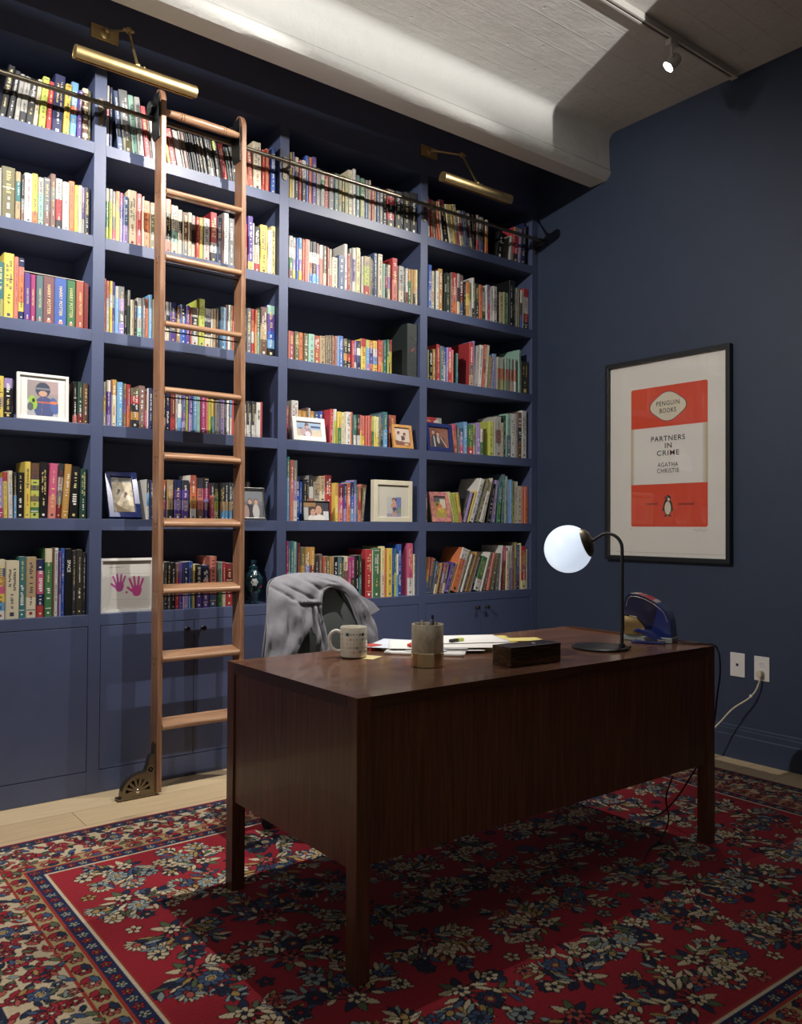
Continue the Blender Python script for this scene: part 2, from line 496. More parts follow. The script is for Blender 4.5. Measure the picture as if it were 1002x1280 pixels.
# roller hardware hooked over the bar
for s, x in ((-1, LX0 - .003), (1, RX0 - .003)):
    g = MB(); yb = ly(3.05) + DEP
    pl = [(-.06, -.11), (.012, -.11), (.03, -.06), (.034, 0), (.03, .05), (.012, .1), (-.05, .1)]
    g.prism(pl, lambda u, v, t: loc((t, yb + u - .01, 3.053 + v)), x - .004, x + .002)
    g.build('roller_bracket', M_black, ld, bevel=.002)
    w = MB().lathe([(.004, -.008), (.03, -.008), (.034, -.004), (.027, 0), (.034, .004), (.03, .008), (.004, .008)], loc((x - .012, RY - .001, 3.053 + .045)), (1, 0, 0), 24)
    w.build('roller_wheel', M_black, ld, smooth=40)
# fan-pierced wheel housings at the foot
def foot(x1, sgn):
    g = MB(); y0 = ly(.05) + .012; y1 = ly(.05) + .05
    out = [(0, .008), (.15, .008)]
    for i in range(11):
        t = PI / 2 * i / 10
        out.append((.148 - .1 * (1 - math.cos(t)), .03 + .078 * math.sin(t)))
    out += [(.04, .115), (.032, .14), (.026, .165), (.018, .176), (.008, .18), (.004, .225), (0, .228)]
    P = lambda u, v, t: loc((x1 + sgn * u, t, v))
    # pierced face: cells of a fine grid outside the slots
    c = (.078, .032)
    def slot(u, v):
        dx, dy = u - c[0], v - c[1]; r = math.hypot(dx, dy); a = math.degrees(math.atan2(dy, dx))
        if .022 < r < .055:
            for k in range(7):
                if abs(a - (8 + 27.3 * k)) < 3.0 + 5.0 * (r - .022) / .033: return True
        return math.hypot(u - .022, v - .118) < .0105 and math.hypot(u - .022, v - .118) > .004
    def inside(u, v):
        r = False; n = len(out)
        for i in range(n):
            a, b2 = out[i], out[(i + 1) % n]
            if (a[1] > v) != (b2[1] > v) and u < (b2[0] - a[0]) * (v - a[1]) / (b2[1] - a[1]) + a[0]: r = not r
        return r
    q = .0022
    for i in range(int(.152 / q)):
        for j in range(int(.23 / q)):
            u, v = (i + .5) * q, .008 + (j + .5) * q
            if inside(u, v) and not slot(u, v):
                a = (u - q / 2, v - q / 2); e = (u + q / 2, v + q / 2)
                g.add([P(a[0], a[1], y0), P(e[0], a[1], y0), P(e[0], e[1], y0), P(a[0], e[1], y0)], [(0, 1, 2, 3)])
    n = len(out)
    g.add([P(u, v, y0) for u, v in out] + [P(u, v, y1) for u, v in out], [(i, (i + 1) % n, n + (i + 1) % n, n + i) for i in range(1, n)])
    g.prism(out, P, y1 - .002, y1)
    h = g.build('wheel_housing', M_bronze, ld)
    MB().box(loc((min(x1, x1 + sgn * .165), y0 - .004, .004)), loc((max(x1, x1 + sgn * .165), y1 + .004, .012))).build('foot_plate', M_bronze, h, bevel=.001)
    MB().lathe([(.006, -.009), (.03, -.009), (.034, -.005), (.034, .005), (.03, .009), (.006, .009)], P(.078, .0345, (y0 + y1) / 2), (0, 1, 0), 28).build('wheel', M_blackp, h, smooth=40)
    MB().lathe([(0, .004), (.006, .003), (.009, 0)], P(.078, .032, y0), (0, -1, 0), 14).build('axle_bolt', M_chrome, h, smooth=60)
foot(LX0 - .0005, -1); foot(RX1 + .0005, 1)

# ------------------------------------------------------------------ brass picture lights over the bookcase
def picture_light(px, jx, jy, jz, tx, tz, label):
    e = empty('picture_light', (px, 0, 3.402))
    tag(e, label, 'picture light', 'brass picture lights above the bookcase')
    O = Vector((px, 0, 3.402)); q = lambda p: tuple(Vector(p) - O)
    MB().box((-.062, -.013, -.032), (.062, -.0006, .032)).build('wall_plate', M_brass, e, bevel=.002)
    g = MB(); g.lathe([(.024, 0), (.024, .004), (.014, .008), (.01, .016), (.012, .022), (.008, .03), (0, .032)], (.0, -.013, 0), (0, -1, 0), 20)
    base = (px, -.04, 3.402); J = (jx, jy, jz); T = (tx, -.3, tz + .032)
    g.sphere(q(base), .013, 14)
    g.tube([q(base), q(J)], .0055, 12)
    g.sphere(q(J), .0145, 16)
    d = (Vector(T) - Vector(J)).normalized(); sd = d.cross(Vector((0, 0, 1))).normalized()
    g.cyl(q(Vector(J) - sd * .024), q(Vector(J) + sd * .024), .007, n=12)
    g.tube([q(J), q(T)], .006, 12)
    g.sphere(q(T), .0135, 14); g.cyl(q(T), q((tx, -.3, tz + .024)), .009, n=12)
    sx = Vector((1, 0, 0))
    g.cyl(q(Vector(T) - sx * .0), q(Vector(T) + sx * .028), .0045, n=10); g.cyl(q(Vector(T) + sx * .026), q(Vector(T) + sx * .03), .009, n=12)
    g.build('arm', M_brass, e, smooth=45)
    # open-bottomed trough shade with closed ends
    h = .26; r = .031; n = 22; a0, a1 = math.radians(-62), math.radians(205)
    vs = []
    for x in (-h, h):
        for rr in (r, r - .0022):
            for i in range(n + 1):
                t = a0 + (a1 - a0) * i / n
                vs.append(q((tx + x, -.3 - rr * math.cos(t), tz + rr * math.sin(t))))
    N1 = n + 1; fs = []
    for i in range(n):
        fs.append((i, i+1, 2*N1+i+1, 2*N1+i)); fs.append((N1+i, 3*N1+i, 3*N1+i+1, N1+i+1))
        fs.append((i, N1+i, N1+i+1, i+1)); fs.append((2*N1+i, 2*N1+i+1, 3*N1+i+1, 3*N1+i))
    fs += [(0, 2*N1, 3*N1, N1), (n, N1+n, 3*N1+n, 2*N1+n)]
    s = MB().add(vs, fs).build('shade', M_brass, e, smooth=40)
    for x in (-h, h - .002):
        pl = [(-.3 - (r-.001) * math.cos(a0 + (a1-a0)*i/n), tz + (r-.001) * math.sin(a0 + (a1-a0)*i/n)) for i in range(N1)]
        MB().prism(pl, lambda u, v, t: q((t, u, v)), tx + x + .001, tx + x + .0025).build('end_cap', M_brass, s)
    MB().cyl(q((tx - .23, -.3, tz + .004)), q((tx + .23, -.3, tz + .004)), .008, n=12).build('lamp_tube', M_white, e, smooth=40)
picture_light(1.204, 1.262, -.15, 3.374, 1.25, 3.113, 'brass picture light mounted above the top of the wooden ladder')
picture_light(3.098, 3.25, -.13, 3.385, 3.216, 3.12, 'brass picture light near the right wall, above the rightmost bay')

# ------------------------------------------------------------------ lighting track with spot heads
tr = empty('lighting_track', (1, -1.42, ZC))
tag(tr, 'pale grey lighting track fixed to the concrete ceiling', 'lighting track')
g = MB(); TX0, TX1 = -1.6 - 1, 3.97 - 1
g.box((TX0, -.0175, -.034), (TX1, -.006, -.0005)); g.box((TX0, .006, -.034), (TX1, .0175, -.0005)); g.box((TX0, -.006, -.012), (TX1, .006, -.0005))
g.build('channel', M_steel, tr, bevel=.001)
MB().box((TX1, -.0185, -.036), (TX1 + .03, .0185, -.0005)).build('end_cap', M_steel, tr, bevel=.001)
MB().box((TX0, -.0055, -.02), (TX1, .0055, -.0125)).build('conductor_slot', M_blackp, tr)
M_lamp = emis('lit_lamp_face', (1, .97, .92), 60)
def track_spot(x, aim, watts, label, cone=100, blend=.6):
    P0 = Vector((x, -1.42, ZC - .034))
    e = empty('track_spotlight', P0)
    tag(e, label, 'spotlight', 'spotlights on the ceiling track')
    a = Vector(aim).normalized()
    C0 = Vector((.02, .03, -.105))
    MB().box((-.03, -.016, -.03), (.03, .016, -.0005)).build('adapter', M_steel, e, bevel=.003)
    MB().cyl((0, 0, -.03), (0, 0, -.075), .006, n=12).build('stem', M_steel, e)
    g = MB(); g.lathe([(0, -.045), (.02, -.045), (.028, -.036), (.03, 0), (.031, .026), (.028, .026), (.026, .012), (0, .01)], C0 - a * .02, a, 28)
    g.tube([(0, 0, -.075), tuple(C0 - a * .055)], .005, 8)
    g.build('lamp_head', M_steel, e, smooth=40)
    MB().lathe([(0, .006), (.018, .0055), (.0255, .003), (.0258, 0)], C0 - a * .006, a, 28).build('lamp_face', M_lamp, e, smooth=60)
    li = bpy.data.lights.new('spot_beam', 'SPOT'); li.energy = watts; li.color = (1, .955, .89)
    li.spot_size = math.radians(cone); li.spot_blend = blend; li.shadow_soft_size = .012
    lo = bpy.data.objects.new('spot_beam', li); COL.objects.link(lo); lo.parent = e
    lo.location = C0 + a * .012
    lo.rotation_euler = a.to_track_quat('-Z', 'Y').to_euler()
track_spot(3.445, (-.52, .46, -.76), 165, 'lit spotlight hanging from the track, nearest the right wall', cone=98, blend=.8)
track_spot(1.975, (-.36, .60, -.86), 185, 'second spotlight from the right wall, over the desk', cone=98, blend=.5)
track_spot(.52, (.05, .76, -.66), 112, 'third spotlight from the right wall, over the rug edge', cone=94)
track_spot(-.95, (.86, .235, -.39), 400, 'spotlight farthest from the right wall on the track', cone=64, blend=.75)

# unseen bowl lamp lighting the ceiling; wall stub added to cut its shadow edge
slab('added_wall_stub', (2.03, -4.62, 0), (XR, -4.5, ZC), M_wall)
ul = empty('unseen_uplighter', (1.38, -6.19, 0)); tag(ul, 'unseen bowl lamp lighting the ceiling from the room behind the photographer', 'floor lamp')
MB().lathe([(0, 0), (.14, 0), (.14, .015), (.02, .03), (0, .03)], n=36).build('base', M_black, ul, smooth=40)
MB().cyl((0, 0, .03), (0, 0, 1.70), .012, n=14).build('pole', M_black, ul, smooth=40)
MB().lathe([(0, 1.70), (.06, 1.705), (.12, 1.74), (.16, 1.80), (.172, 1.836), (.168, 1.836), (.155, 1.80), (.115, 1.747), (.055, 1.713), (0, 1.71)], n=48).build('bowl', M_black, ul, smooth=50)
li = bpy.data.lights.new('uplight', 'SPOT'); li.energy = 1500; li.color = (1, .97, .93); li.spot_size = math.radians(36); li.spot_blend = .45; li.shadow_soft_size = .004
lo = bpy.data.objects.new('uplight', li); COL.objects.link(lo); lo.parent = ul; lo.location = (0, 0, 1.79)
lo.rotation_euler = Vector((.1, .93, .31)).to_track_quat('-Z', 'Y').to_euler()

# ------------------------------------------------------------------ books
PAL = {k: srgb(v) for k, v in dict(K='17171b',k='34363c',G='77787a',g='aeada6',W='dcd9d2',C='dccfae',T='b59b70',B='6a4832',b='80605a',R='c22c34',r='7e2129',P='d2527f',
 O='e2783a',Y='e3c535',y='e8dc96',L='bfc93c',l='a3a55c',E='3d7d48',e='27493c',M='92c2b0',S='64a5d6',U='2d5fbe',u='5d7cca',N='262f5c',n='4c6088',V='5c3f98',
 v='9c88c4',Q='34787c',q='56747a',s='da7b69',m='b03078',D='757050',d='3d372c',t='b55840',j='b45c62',A='c48f34',X='3f63b4',Z='7f5258').items()}
CN = dict(K='black',k='charcoal',G='grey',g='light grey',W='white',C='cream',T='tan',B='brown',b='mauve-brown',R='red',r='dark red',P='pink',O='orange',Y='yellow',y='pale yellow',
 L='lime',l='dull lime',E='green',e='dark green',M='mint',S='sky-blue',U='blue',u='cornflower-blue',N='navy',n='slate-blue',V='purple',v='lavender',Q='teal',q='blue-grey',s='salmon',
 m='magenta',D='olive-grey',d='dark olive',t='terracotta',j='dusty red',A='ochre',X='royal blue',Z='plum')
ORD = ['first','second','third','fourth','fifth','sixth','seventh','eighth','ninth','tenth','eleventh','twelfth','thirteenth','fourteenth','fifteenth','sixteenth','seventeenth','eighteenth','nineteenth','twentieth','twenty-first','twenty-second','twenty-third','twenty-fourth','twenty-fifth']
SHN = {1:'top shelf',2:'second shelf',3:'third shelf',4:'fourth shelf',5:'fifth shelf',6:'lowest shelf'}
BAYN = {1:'leftmost bay',2:'ladder bay',3:'third bay',4:'rightmost bay'}
BOOKS = """11:8040,284,239,94,KkKK,464;8301,218,223,85,k,470;8556,169,216,64,g,348;8821,258,210,66,gggk,514;9116,279,209,63,kGkk,547;9307,174,220,60,C,356;9633,267,237,46,L,586;9894,215,226,35,R,444;10372,443,267,28,N,1067;10621,240,233,27,YYYY,499;10945,300,253,23,SSSOSSS,671;11155,187,222,18,V,363;11230,247,242,0,CBCBCBCBCBCB,520;11483,111,238,0,D,229
12:7748,198,211,0,g,102;7952,539,225,0,DDDDD,1171;8498,203,213,0,TQQTT,414;8708,128,203,0,KKGb,246;8842,303,215,0,W,612;9151,228,221,0,YYYO,471;9385,249,213,0,gMM,493;9641,271,219,0,GGb,544;9919,214,242,0,bGbb,469;10139,276,228,0,WWRRk,566;10421,258,217,0,W,502;10686,240,229,0,O,486;10933,159,217,0,L,303;11098,139,219,0,C,266;11244,119,216,0,vVg,223;11369,246,219,0,k,465
13:7731,346,236,0,QQl,287;8083,407,280,0,Y,1105;8497,164,270,0,s,427;8668,223,268,0,NsOOOYN,570;8897,233,207,0,V,456|HARRY POTTER;9136,242,207,0,m,471|HARRY POTTER;9385,268,206,0,q,514|HARRY POTTER;9660,470,209,0,Z,903|HARRY POTTER;10137,503,210,0,X,953|HARRY POTTER;10646,404,212,0,E,761|HARRY POTTER;11056,309,212,0,t,576|HARRY POTTER
14:7775,353,175,0,YYTY,203;8134,340,169,0,vKKK,556;8479,177,171,0,k,293;10601,251,201,0,r,450;10857,113,179,0,TAT,180;10975,194,187,0,KKKKs,321;11175,216,187,0,eeer,353;11396,238,181,0,B,374
15:7945,245,168,-14,vvvm,205;8199,175,193,-15,RYYYY,328;8388,194,200,-17,CWWW,376;8587,104,195,-6,kkSS,194;8696,308,195,0,K,576;9010,236,242,0,Y,540;9252,371,238,0,BBBLDLDLEL,826;9629,338,244,0,K,761;10295,323,240,17,PPPss,707;10527,228,241,29,kgGr,497;10801,269,239,34,A,578;11224,372,231,22,K,762;11315,296,223,0,e,579
16:7966,317,251,0,CnAPYSW,394;8291,541,245,0,C,1286;8846,272,261,0,Q,675;9124,425,259,0,TTC,1035;9560,298,249,0,NPPNR,691;9864,301,295,0,CEEEE,816;10172,90,299,0,B,247;10268,188,297,0,W,508;10462,91,281,0,VVv,233;10558,170,295,0,U,454;10734,271,293,0,K,711|SPACE;11010,193,285,0,k,488;11209,255,289,0,d,648;11470,156,275,0,k,375
21:12284,136,290,0,WRWW,332;12426,137,286,0,N,328;12852,240,278,-60,n,549;13098,401,289,-57,GGGD,943;13519,263,277,-60,MMM,586;13788,261,275,-58,g,573;14118,250,243,-73,R,480;14378,122,217,-74,k,0;14507,123,213,-73,W,0;14701,231,217,-90,g,0;14996,210,220,-104,r,357;15226,127,137,-109,Y,133;15362,315,179,-109,R,428;15700,88,178,-113,g,118;15794,88,180,-112,W,119;15889,88,181,-111,W,120;15993,94,182,-114,g,129;16094,203,181,-111,b,273;16305,84,184,-106,K,114;16395,84,182,-104,K,113;16496,84,183,-107,k,113;16587,84,183,-107,K,114;16678,79,183,-107,K,105;16763,91,182,-104,k,122;16871,91,183,-107,K,122;16969,92,183,-107,k,122;17068,92,184,-106,K,123;17167,99,184,-106,g,131;17279,180,186,-108,kkkG,240;17468,137,186,-108,kKkW,182;17613,100,184,-106,K,131;17724,151,182,-108,LkkW,195;17886,133,180,-109,Q,168;18026,331,184,-106,R,427;18376,90,175,-109,e,109;18478,109,172,-110,k,27;18592,267,178,-94,k,0;18862,357,189,-67,s,72;19225,241,199,-52,s,326;19476,264,206,-53,t,366;19738,460,248,-12,C,757;20204,167,219,0,R,241;20376,168,227,0,O,250;20549,119,230,0,R,180;20673,289,238,0,U,448
22:12292,143,237,0,CEEL,284;12441,143,237,0,gLLL,284;12589,187,234,0,GTGP,364;12782,167,237,0,OTYYY,327;12954,146,235,0,mVvv,282;13106,235,220,0,nnnvv,422;13346,392,259,0,C,821;13743,240,252,0,R,483;13989,61,240,0,C,117;14055,310,227,0,OO,558;14371,268,225,0,D,87;14644,224,227,0,k,0;14873,225,229,0,NNW,168;15104,274,259,0,sKKs,544;15383,371,238,0,CCMC,671;15760,208,224,0,CKCC,351;15974,282,216,0,BBG,454;16261,177,221,0,C,292;16444,188,213,0,gkC,297;16638,189,209,0,R,290;16833,191,211,0,Y,293;17029,341,213,0,g,525;17376,345,248,0,RRRWk,612;17726,298,232,0,Nn,489;18030,60,233,0,s,98;18095,301,264,0,W,557;18401,330,245,0,G,245;18737,360,253,0,b,0;19102,311,235,0,Rs,327;19438,261,278,0,VVVVVY,488;19704,128,250,0,W,214;19838,291,236,0,kkCCR,457;20156,404,252,0,Y,669;20566,242,232,0,W,366;20814,244,260,0,y,410
23:12278,101,248,0,s,213;12386,123,239,0,sWW,249;12516,124,239,0,YWYY,249;12646,124,239,0,VgVv,249;12777,147,220,0,gSSS,269;12930,258,222,0,GvGv,474;13195,171,206,0,k,290;13372,127,215,0,gee,224;13506,150,171,0,CCC,210;13663,129,169,0,k,176;13798,243,186,0,gSgM,364;14048,121,189,0,G,184;14175,186,190,0,O,282;14368,155,211,0,S,169;14529,249,190,0,D,0;14784,227,189,0,k,0;15018,182,188,0,GgW,216;15206,159,191,0,gKC,235;15372,303,191,0,NVGV,444;15682,234,179,0,BTT,318;15922,260,191,0,NUU,374;16188,213,190,0,V,303;16409,60,183,0,s,81;16474,338,186,0,gkGW,466;16828,317,234,0,L,541;17152,346,194,0,gkC,486;17505,70,195,0,W,98;17581,172,199,0,T,245;17759,172,202,0,b,249;17963,329,214,0,S,498;18298,97,230,0,b,157;18402,98,229,0,W,157;18506,124,229,0,D,132;18637,309,228,0,R,0;18953,312,228,0,g,22;19271,127,225,0,k,195;19405,262,231,0,G,411;19673,183,232,0,ROWR,286;19863,129,227,0,OA,197;19999,185,235,0,EM,290;20190,379,250,0,bTB,627;20603,440,267,0,MVVUSK,767
24:12287,122,199,0,gYC,207;12416,188,207,0,CVVv,327;12610,60,211,0,V,106;12675,242,215,0,ACC,435;12923,257,205,0,S,438;13185,193,201,0,TvT,319;13384,149,199,0,RO,244;13539,375,185,0,DRkAk,561;13919,289,199,0,b,462;14214,108,177,0,rP,152;14327,62,191,0,W,95;14395,164,193,0,N,188;14564,262,185,0,k,0;14833,227,183,0,B,0;15066,134,181,0,KKT,142;15207,253,183,0,N,358;15467,232,183,0,rrR,325;15705,113,197,0,W,169;15825,186,199,0,GWS,279;16018,187,195,0,VnVv,275;16211,164,173,0,L,212;16407,189,179,0,Vv,253;16603,191,183,0,S,258;16800,192,185,0,M,261;16999,243,183,0,m,324;17248,119,173,0,s,150;17374,119,169,0,L,146;17500,95,171,0,YE,116;17601,120,171,0,AS,148;17753,198,169,0,g,239;17957,276,173,0,v,339;18240,123,169,0,k,146;18369,97,173,0,W,118;18473,72,173,0,k,87;18551,124,177,0,SW,102;18681,309,177,0,R,0;18996,285,177,0,g,0;19288,154,179,0,kWW,181;19448,138,181,0,kkW,170;19593,144,183,0,kWW,178;19743,145,183,0,kkW,179;19895,124,183,0,kWW,152;20025,239,181,0,W,289|BLUME;20271,76,185,0,R,93
25:12390,122,175,-55,A,181;14033,312,169,0,eLMW,423;14352,131,187,0,kSW,195;14489,201,184,0,N,113;14696,412,180,0,K,0;15115,181,186,0,tkPV,213;15326,301,189,0,TATk,439;15681,353,191,0,NVvV,513;16065,357,190,0,kVvV,511;16513,303,216,0,tOAW,486;16861,326,205,0,kssb,491;17234,254,207,0,kmvV,383;17495,246,182,0,ksP,324;17747,274,183,0,kELy,359;18028,276,184,0,kkTS,361;18310,200,187,0,kkTS,265;18517,191,188,0,kkTS,211;18715,319,189,0,K,0;19040,285,190,0,Q,0;19331,341,194,0,k,443;19679,263,193,0,K,344;19948,293,208,0,k,408
26:15099,110,220,0,W,22;15216,170,225,0,k,297;15392,200,225,0,kkG,348;15599,202,221,0,K,342;15807,203,218,0,bRR,337;16016,144,218,0,V,238;16167,296,223,0,NNv,498;16470,177,225,0,US,297;16653,165,210,0,Y,258;16825,315,210,0,kkV,488;17146,337,206,0,NtV,507;17521,373,249,0,sssn,669;17995,217,219,0,MME,339;18219,187,219,0,RC,290;18412,363,212,0,rR,463;18782,341,208,0,E,0;19129,325,210,0,B,105
31:21797,136,250,0,Y,214;21939,160,255,0,vC,257;22104,257,234,0,Ckk,374;22366,186,227,0,R,263;22558,260,229,0,WWkk,368;22824,189,263,0,U,305;23018,214,262,0,O,342;23238,265,268,0,V,431;23509,243,213,0,g,309;23757,229,206,0,gEgg,282;23992,276,195,0,R,320;24274,335,209,0,bG,410;24614,266,213,0,q,329;24885,237,213,0,l,291;25127,202,219,0,DAk,255;25335,255,223,0,l,326;25595,257,262,0,C,382;25858,179,271,0,W,275;26052,261,243,0,q,356;26318,290,232,0,El,375;26613,102,234,0,N,132;26720,129,232,0,gS,166;26855,130,234,0,b,167;26990,125,239,0,C,164;27121,191,209,0,ttt,219;27317,170,213,0,tC,196;27493,177,213,0,n,203;27675,256,205,0,G,281;27937,252,211,0,k,284;28194,516,221,0,KRKRk,604;28752,454,221,0,K,524;29214,197,228,0,K,232;29416,503,236,0,K,610;29925,516,247,0,K,646
32:21795,254,229,0,gWEb,366;22058,208,228,0,gWvL,297;22275,137,229,0,U,197;22420,196,233,0,SWvY,282;22624,177,231,0,t,253;22810,188,233,0,s,269;23006,67,234,0,C,96;23080,199,229,0,kWtU,278;23288,240,232,0,kWkS,337;23537,192,229,0,bWvS,265;23738,208,224,0,Wss,279;23955,194,221,0,DDC,256;24158,69,220,0,r,90;24234,120,217,0,sC,154;24361,156,215,0,CCs,197;24525,351,173,0,CCC,356;24887,407,191,0,n,448;25306,218,262,0,W,326;25532,151,215,0,R,184;25691,125,245,0,g,174;25823,178,250,0,WVVW,252;26010,60,251,0,W,84;26075,276,257,0,y,397;26359,101,241,0,k,135;26465,138,217,0,W,168;26609,372,221,0,TLLR,453;26986,64,224,0,C,79;27056,141,215,0,D,165;27202,136,209,0,k,155;27343,236,256,0,n,327;27618,321,255,0,C,440;27950,161,205,0,M,177;28119,162,205,0,kRk,176;28288,191,205,0,CvC,208;28591,364,251,0,Rs,478;28966,79,216,0,C,89;29052,351,213,0,ggC,387;29413,144,213,0,G,159;29565,168,209,0,WWr,181;29742,216,209,0,AEE,230;29966,146,211,0,T,157;30121,159,212,0,AAk,170;30287,160,215,0,yC,173
33:21813,89,151,0,s,86;21908,292,153,0,j,281;22207,285,154,0,D,275;22498,267,154,0,O,256;22772,274,153,0,D,258;23053,352,153,0,M,327;23411,370,151,0,t,339;23788,349,154,0,T,322;24143,111,161,0,D,106;24260,122,162,0,b,117;24388,122,165,0,D,118;24517,123,166,0,b,120;24646,123,166,0,D,120;24775,123,167,0,s,121;24905,124,169,0,S,122;25036,266,173,0,u,266;25308,231,161,0,DkAk,213;25546,259,159,0,kkRk,236;25836,165,157,0,R,146;26007,198,159,0,vvVW,178;26212,264,162,0,NWnN,241;26482,304,178,0,RYYY,302;26793,241,175,0,LSSv,233;27040,298,177,0,OVVs,290;27344,289,179,0,YWSY,282;27640,218,185,0,RRsO,219;27864,174,187,0,OOY,175;28045,220,193,0,QQQ,228;28272,107,197,0,EL,113;28386,142,199,0,kLk,150;28534,131,201,0,RYY,140
34:21853,402,187,0,ORRr,473;22358,432,221,0,W,596;22797,239,173,0,AU,256;23043,301,171,0,ANN,316;23350,108,191,0,b,125;23465,94,189,0,W,108;23565,255,175,0,AbA,268;23826,297,175,0,n,311;24130,274,179,0,U,293;24616,184,187,21,R,202;24694,71,189,21,W,79;24867,149,189,15,WLL,164;24917,238,177,0,YYEE,246;25161,203,175,0,yCC,206;25370,125,177,0,C,127;25500,311,181,0,W,322;25817,153,183,0,O,160;25976,127,169,0,QQW,122;26109,144,171,0,QEW,138;26258,112,171,0,kkW,108;26376,91,173,0,rRW,88;26472,102,171,0,sY,97;26580,195,169,0,ssY,184;26780,65,171,0,R,61;26850,70,171,0,s,67;26926,92,173,0,R,88;27023,93,173,0,s,88;27121,98,175,0,R,94;27225,187,171,0,LE,176;27418,133,173,0,yY,125;27556,189,171,0,yyY,176;27751,134,191,0,q,138;27890,134,197,0,nbk,143;28030,277,203,0,QS,301;28312,468,203,0,NUUU,503;28785,80,201,0,N,84;28871,498,199,0,tst,517
35:21811,167,338,0,QSS,360;21983,206,319,0,tss,417;22195,255,318,0,GvW,511;22536,277,238,0,NUU,410;22818,211,209,0,U,274;23035,188,214,0,kM,248;23229,140,223,0,k,192;23375,264,246,0,kWsW,394;23645,107,212,0,g,138;23758,352,208,0,TCC,441;24115,346,246,0,TCC,506;24467,401,252,0,rRRR,593;24873,199,210,0,AYY,245;25078,283,198,0,rPs,326;25366,191,206,0,NVv,228;25563,234,211,0,tOO,284;25803,231,218,0,NUS,287;26039,179,230,0,nvv,234;26224,100,195,0,Q,110;26329,207,194,0,tRs,226;26702,170,189,57,D,180;27107,398,209,58,Bss,460;30048,395,236,0,n,474
36:21798,118,321,0,mP,242;21922,132,319,0,ng,269;22060,180,321,0,QS,364;22245,157,317,0,MM,314;22407,87,313,0,n,172;22500,135,309,0,rW,260;22641,288,287,0,DAD,514;22934,329,287,0,AuU,582;23268,283,287,0,ArO,496;23557,286,243,0,k,422;23848,239,249,0,bP,359;24093,142,235,0,t,199;24240,217,237,0,D,305;24462,143,235,0,A,200;24611,169,231,0,T,231;24785,246,233,0,K,336;25036,247,235,0,q,338;25289,121,232,0,kR,163;25416,302,235,0,CbC,407;25723,174,231,0,mP,231;25903,201,231,0,mk,265;26110,72,237,0,k,97;26187,219,239,0,K,296;26411,188,239,0,eQ,254;26921,435,271,0,R,653;27362,60,269,0,W,88;27427,408,277,0,E,618;27840,98,277,0,b,147;27944,270,287,0,yC,416;28219,132,275,0,O,195;28357,357,275,0,Y,522;28719,162,275,0,U,236;28887,135,271,0,QL,193;29028,135,243,0,WS,173;29169,279,297,0,U,432;29893,385,303,0,PPW,595;30283,158,239,0,CW,193
41:31275,127,252,-14,PW,157;31468,216,239,-29,R,252;31759,118,238,-46,C,136;31941,143,239,-60,Ts,165;32129,143,238,-70,O,164;32307,133,240,-77,W,153;32515,429,259,-93,rKKK,527;32982,347,242,-100,yCC,394;33347,212,249,-101,Y,246;33566,285,255,-92,CWj,337;33858,304,225,-79,CjC,315;34167,255,229,-63,n,267;34494,414,225,-79,CbW,421;34907,261,228,-25,K,267;35169,209,234,0,gDR,218;35384,319,225,0,gkn,319;35708,157,219,0,r,152;35870,240,220,0,CAO,232;37396,555,170,78,K,404;38331,237,171,40,g,169;38789,450,233,39,TRRk,434;39036,241,229,40,v,227;39441,397,273,42,N,442
42:31243,291,265,0,UUuu,378;31539,259,235,0,C,296;31803,90,236,0,e,104;31899,237,242,0,W,277;32142,327,261,0,A,409;32519,211,239,0,K,240|PROUST;32735,292,246,0,e,340;33033,159,252,0,b,188;33197,407,258,0,RsO,490;33610,222,257,0,gkC,265;33838,301,256,0,brn,354;34144,148,217,0,K,147;34297,252,219,0,OYA,252;34555,228,221,0,lC,229;34788,177,254,0,WWWk,202;34970,151,223,0,lb,151;35127,284,225,0,e,285;35416,286,223,0,O,283;35708,261,184,0,gge,212;35975,139,229,0,W,139;36119,248,234,0,vP,253;36372,211,225,0,W,206;36589,349,234,0,WgW,353;36944,242,223,0,K,231;37191,383,209,0,C,340;37579,105,215,0,L,96;37690,331,215,0,M,299;38026,333,298,0,K,415;38365,279,302,0,e,349;38649,223,261,0,W,240;38878,184,259,0,D,195;39067,167,254,0,WkU,173;39240,110,248,0,W,111;39355,462,270,0,RWWRk,504
43:31234,100,179,0,l,89;31339,310,182,0,K,278;31658,239,190,0,A,222;31904,92,194,0,k,87;32002,241,223,0,R,260;32251,292,216,0,q,304;32551,194,213,0,UW,198;32752,129,214,0,v,132;32888,287,217,0,PsR,295;33183,146,204,0,s,140;33532,137,189,0,Q,121;34582,336,270,0,RRbT,412;34927,137,284,0,v,175;35395,313,258,31,g,362;35692,288,269,38,W,345;35884,182,274,38,trt,221;36116,226,274,48,C,273;36343,184,211,38,D,170;36506,157,210,38,s,144;36755,224,228,33,S,221;36883,93,230,25,v,92;36979,104,211,0,gtD,95;37089,88,211,0,Mtl,80;37182,93,212,0,gtD,85;37281,94,212,0,MtT,85;37380,94,213,0,gtl,85;37479,94,213,0,Mtb,85;37579,94,214,0,gtl,86;37679,95,213,0,MtD,85;37779,95,213,0,gtl,85;37879,89,214,0,Mtn,81;37974,101,214,0,MbW,91;38081,96,215,0,gtl,86;38182,107,215,0,Mts,97;38294,107,215,0,gtW,97;38407,108,216,0,MtW,97;38521,166,216,0,gOW,149;38885,209,282,0,M,242;39101,718,212,0,d,620
